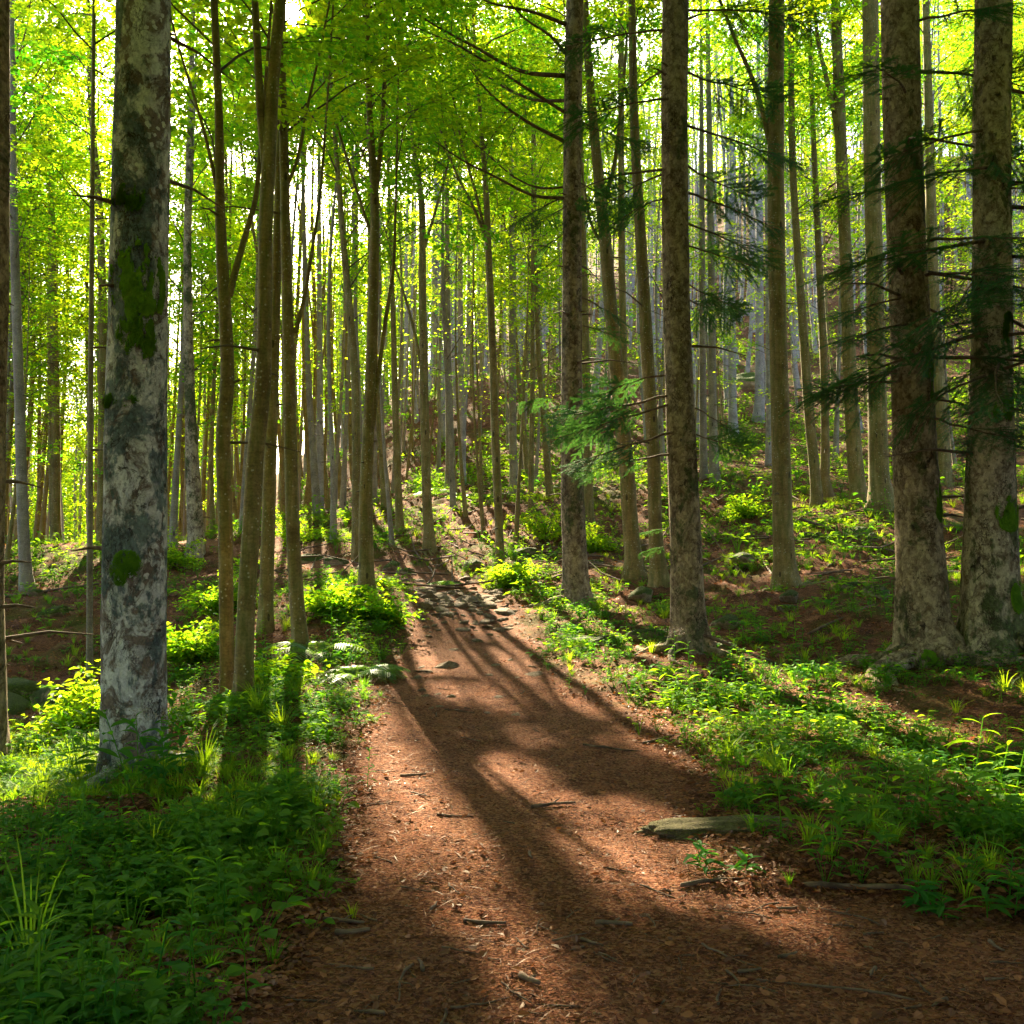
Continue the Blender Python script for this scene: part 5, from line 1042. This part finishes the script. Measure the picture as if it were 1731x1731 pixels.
# single plants one would point at
def solo(name, tm, px, d, s, label, cat, mats, tint=.5, rz=0.0, lift=0.0):
    x, y = px_xy(px, d); b = MB(); scatter(b, tm, np.zeros(1), np.zeros(1), np.zeros(1), np.array([rz]), np.array([s]), np.array([tint])); o = b.build(name, mats, None, (x, y, gz(x, y) - .01 + lift)); return tag(o, label, cat)
def clump(seed, ks, h, L=(.11, .17), ratio=.3, spread=.1):
    r = np.random.default_rng(seed); t = Tmpl()
    for i in range(ks):
        u = upright(seed * 10 + i, h * r.uniform(.6, 1.1), 11, L, ratio, .25); t.add(u.v + [r.normal(0, spread), r.normal(0, spread), 0], u.t, u.q, 0, r.normal(0, .1))
    return t.done()
HL = [M['herb_leaf']]
for px, d, s, ks, h, lab in ((1225, 4.75, .7, 3, .24, 'drooping leafy plant in front of the stone slab'), (1415, 5.0, 1.0, 4, .32, 'big bright green leafy plant at the end of the stone slab'), (1510, 5.5, 1.05, 5, .40, 'tall leafy plant behind the big bright one right of the slab'), (1425, 4.55, .75, 3, .22, 'low leafy plant by the broken branch with the orange scar'), (1575, 4.15, .7, 4, .20, 'grey green leafy plant at the edge of the bare dirt'),
                             (1690, 4.1, .85, 4, .26, 'leafy plant beside the grey green one at the dirt edge'), (1690, 5.6, 1.1, 5, .42, 'tall sunlit leafy plant farthest along the shaded bank'), (1400, 8.6, .9, 5, .36, 'yellow lit leafy plant glowing in the sunny herbs'), (255, 6.2, 1.15, 6, .46, 'tall dark leafy plant growing before the mossy fir trunk'), (500, 5.6, .95, 5, .34, 'bright leafy plant leaning over the path edge on the mossy fir side'),
                             (120, 7.0, 1.1, 4, .55, 'tall stem with hanging dark leaves beside the mossy fir'), (380, 4.05, .85, 3, .30, 'single leafy stem lit in the dark herbs of the front bank'), (1285, 12.3, 1.0, 4, .34, 'small leafy plant against the roots of the rooted beech'), (1130, 8.9, 1.0, 6, .34, 'leafy herb clump lit from behind below the rough middle fir'), (45, 3.45, .8, 4, .22, 'pale green lance leaved plant in the front corner of the bank')):
    solo('leafy_plant', clump(int(px) + int(d * 10), ks, h), px, d, s, lab, 'plant', HL, .75 if 'bright' in lab or 'lit' in lab else .35)  # plants called lit get a paler tint: sunlight put into the leaf colour
for px, d, s, lab, sd in ((535, 11.6, 1.1, 'large fern arching beside the foot of the upright mossy beech', 1), (600, 10.6, 1.0, 'pale sunlit fern on the path edge just below the large fern', 2), (645, 10.9, .7, 'small fern touching the path below the scree', 3), (760, 17.6, .8, 'little fern above the stones of the scree', 4), (800, 30.5, 1.6, 'big clump of ferns on the sunny hillside', 5), (735, 32, 1.6, 'yellow green fern clump beside the cream barked beech', 6)):
    solo('fern', fern(sd, 9), px, d, s, lab, 'fern', [M['fern_frond']], .6, sd)
GBm = [M['grass_blade']]
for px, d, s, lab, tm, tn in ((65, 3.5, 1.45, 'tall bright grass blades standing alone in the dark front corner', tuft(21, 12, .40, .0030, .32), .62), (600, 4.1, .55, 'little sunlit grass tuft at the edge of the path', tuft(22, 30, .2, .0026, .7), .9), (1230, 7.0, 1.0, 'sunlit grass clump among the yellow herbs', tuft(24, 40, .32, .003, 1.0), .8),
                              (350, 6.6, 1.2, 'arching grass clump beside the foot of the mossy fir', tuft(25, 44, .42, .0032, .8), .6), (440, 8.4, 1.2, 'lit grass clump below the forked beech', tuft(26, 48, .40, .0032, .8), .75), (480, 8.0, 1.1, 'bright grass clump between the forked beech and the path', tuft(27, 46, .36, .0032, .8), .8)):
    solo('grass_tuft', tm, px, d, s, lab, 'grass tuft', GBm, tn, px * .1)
def flower_top(seed, h):
    r = np.random.default_rng(seed); t = Tmpl(); u = upright(seed, h, 9, (.08, .14), .35, .1); t.add(u.v, u.t, u.q, 0)
    top = u.v[:9].mean(0) * 0 + np.array([0, 0, h])
    for i in range(90):
        c = top + np.array([r.normal(0, .05), r.normal(0, .05), r.normal(.02, .022)]); a = r.random() * 6.28; v, tt, q = leaf_patch(c, a, r.normal(.3, .6), .014, .010, .2, .2); t.add(v, tt, q, 1)
    return t.done()
for px, d, h, lab in ((243, 6.35, .52, 'pale flowering stem before the foot of the mossy fir'), (285, 6.5, .44, 'second pale flower head close against the mossy fir'), (1140, 10.9, .34, 'pale flowering tuft at the foot of the rough middle fir')):
    solo('flowering_plant', flower_top(int(px), h), px, d, 1.0, lab, 'plant', [M['herb_leaf'], M['flower']], .4, 1.0)
def bush(seed, h=1.0, w=.8):
    r = np.random.default_rng(seed); b = MB(); fo = Foliage()
    for i in range(16):
        a = r.random() * 6.28; L = w * r.uniform(.5, 1.1); p = [np.zeros(3)]; d = unit(np.array([math.cos(a) * .7, math.sin(a) * .7, r.uniform(.4, 1.3)]))
        for j in range(5): d = unit(d + r.normal(0, .15, 3) + [0, 0, -.12]); p.append(p[-1] + d * L * h / 5)
        p = np.array(p); b.add(*tube(p, np.linspace(.012, .003, 6), 4), mat=0); fo.spray(p[2:], 40, .22, .08, r, .5)
        for k_ in range(5):
            q = p[2 + k_ % 4]; e = unit(r.normal(0, 1, 3) * [1, 1, .4]); fo.spray(np.array([q, q + e * .18, q + e * .34]), 18, .12, .08, r, .5)
    v, q = leaf_quads(*fo.arrays()[:5], r); b.add(v, q=q, mat=1, tint=np.repeat(fo.arrays()[5], 4), smooth=False); return b
for px, d, h, lab in ((925, 23.5, 1.5, 'dark green bush on the bank left of the straight dark fir'), (330, 12.5, .75, 'leafy shrub in the hollow between the mossy fir and the forked beech'), (350, 15, 1.1, 'leafy shrub above the hollow, behind the forked beech'), (470, 10.5, .45, 'low bright shrub at the foot of the leaning dark beech'), (590, 14.2, .45, 'sunlit shrub at the foot of the tall straight beech'), (560, 13.5, .55, 'layered green shrub beside the upright mossy beech'),
                      (640, 13.4, .42, 'bright shrub on the bank over the square tan block'), (860, 17.5, .5, 'sunny shrub on the bank beyond the scree'), (300, 22, 1.2, 'sunlit shrub beside the bent foot of the pale conifer'), (1260, 24, .8, 'sunlit shrub on the rise above the mossy ledge'), (160, 8.9, .8, 'thin yellow leaved shrub in the ditch beside the mossy fir'), (1010, 22, .8, 'bright shrub between the dark fir and the leaning beech'), (500, 26, 1.3, 'yellow lit shrub where the path turns out of sight')):
    x, y = px_xy(px, d); tag(bush(int(px), h).build('shrub', [M['twig'], M['beech_leaf']], None, (x, y, gz(x, y))), lab, 'shrub')
# brush pile of dead branches on the far slope
bp = MB(); rb = np.random.default_rng(909)
for i in range(420):
    d = rb.uniform(17, 46); px = rb.uniform(520, 1750); x = (px - CX) / F * d; a = rb.random() * 6.28; L = rb.uniform(.5, 2.2); z = gz(x, d); e = np.array([math.cos(a), math.sin(a), rb.uniform(0, .35)]) * L
    z2 = gz(x + e[0], d + e[1]); bp.add(*tube(np.array([[x, d, z + .03], [x + e[0] * .5, d + e[1] * .5, (z + z2) / 2 + .08], [x + e[0], d + e[1], z2 + e[2]]]), [.022, .016, .006], 4))
tag(bp.build('brush', [M['dead_wood']]), 'dead branches and brushwood littering the upper slopes', 'brushwood', kind='stuff')
print('herbs', nh)
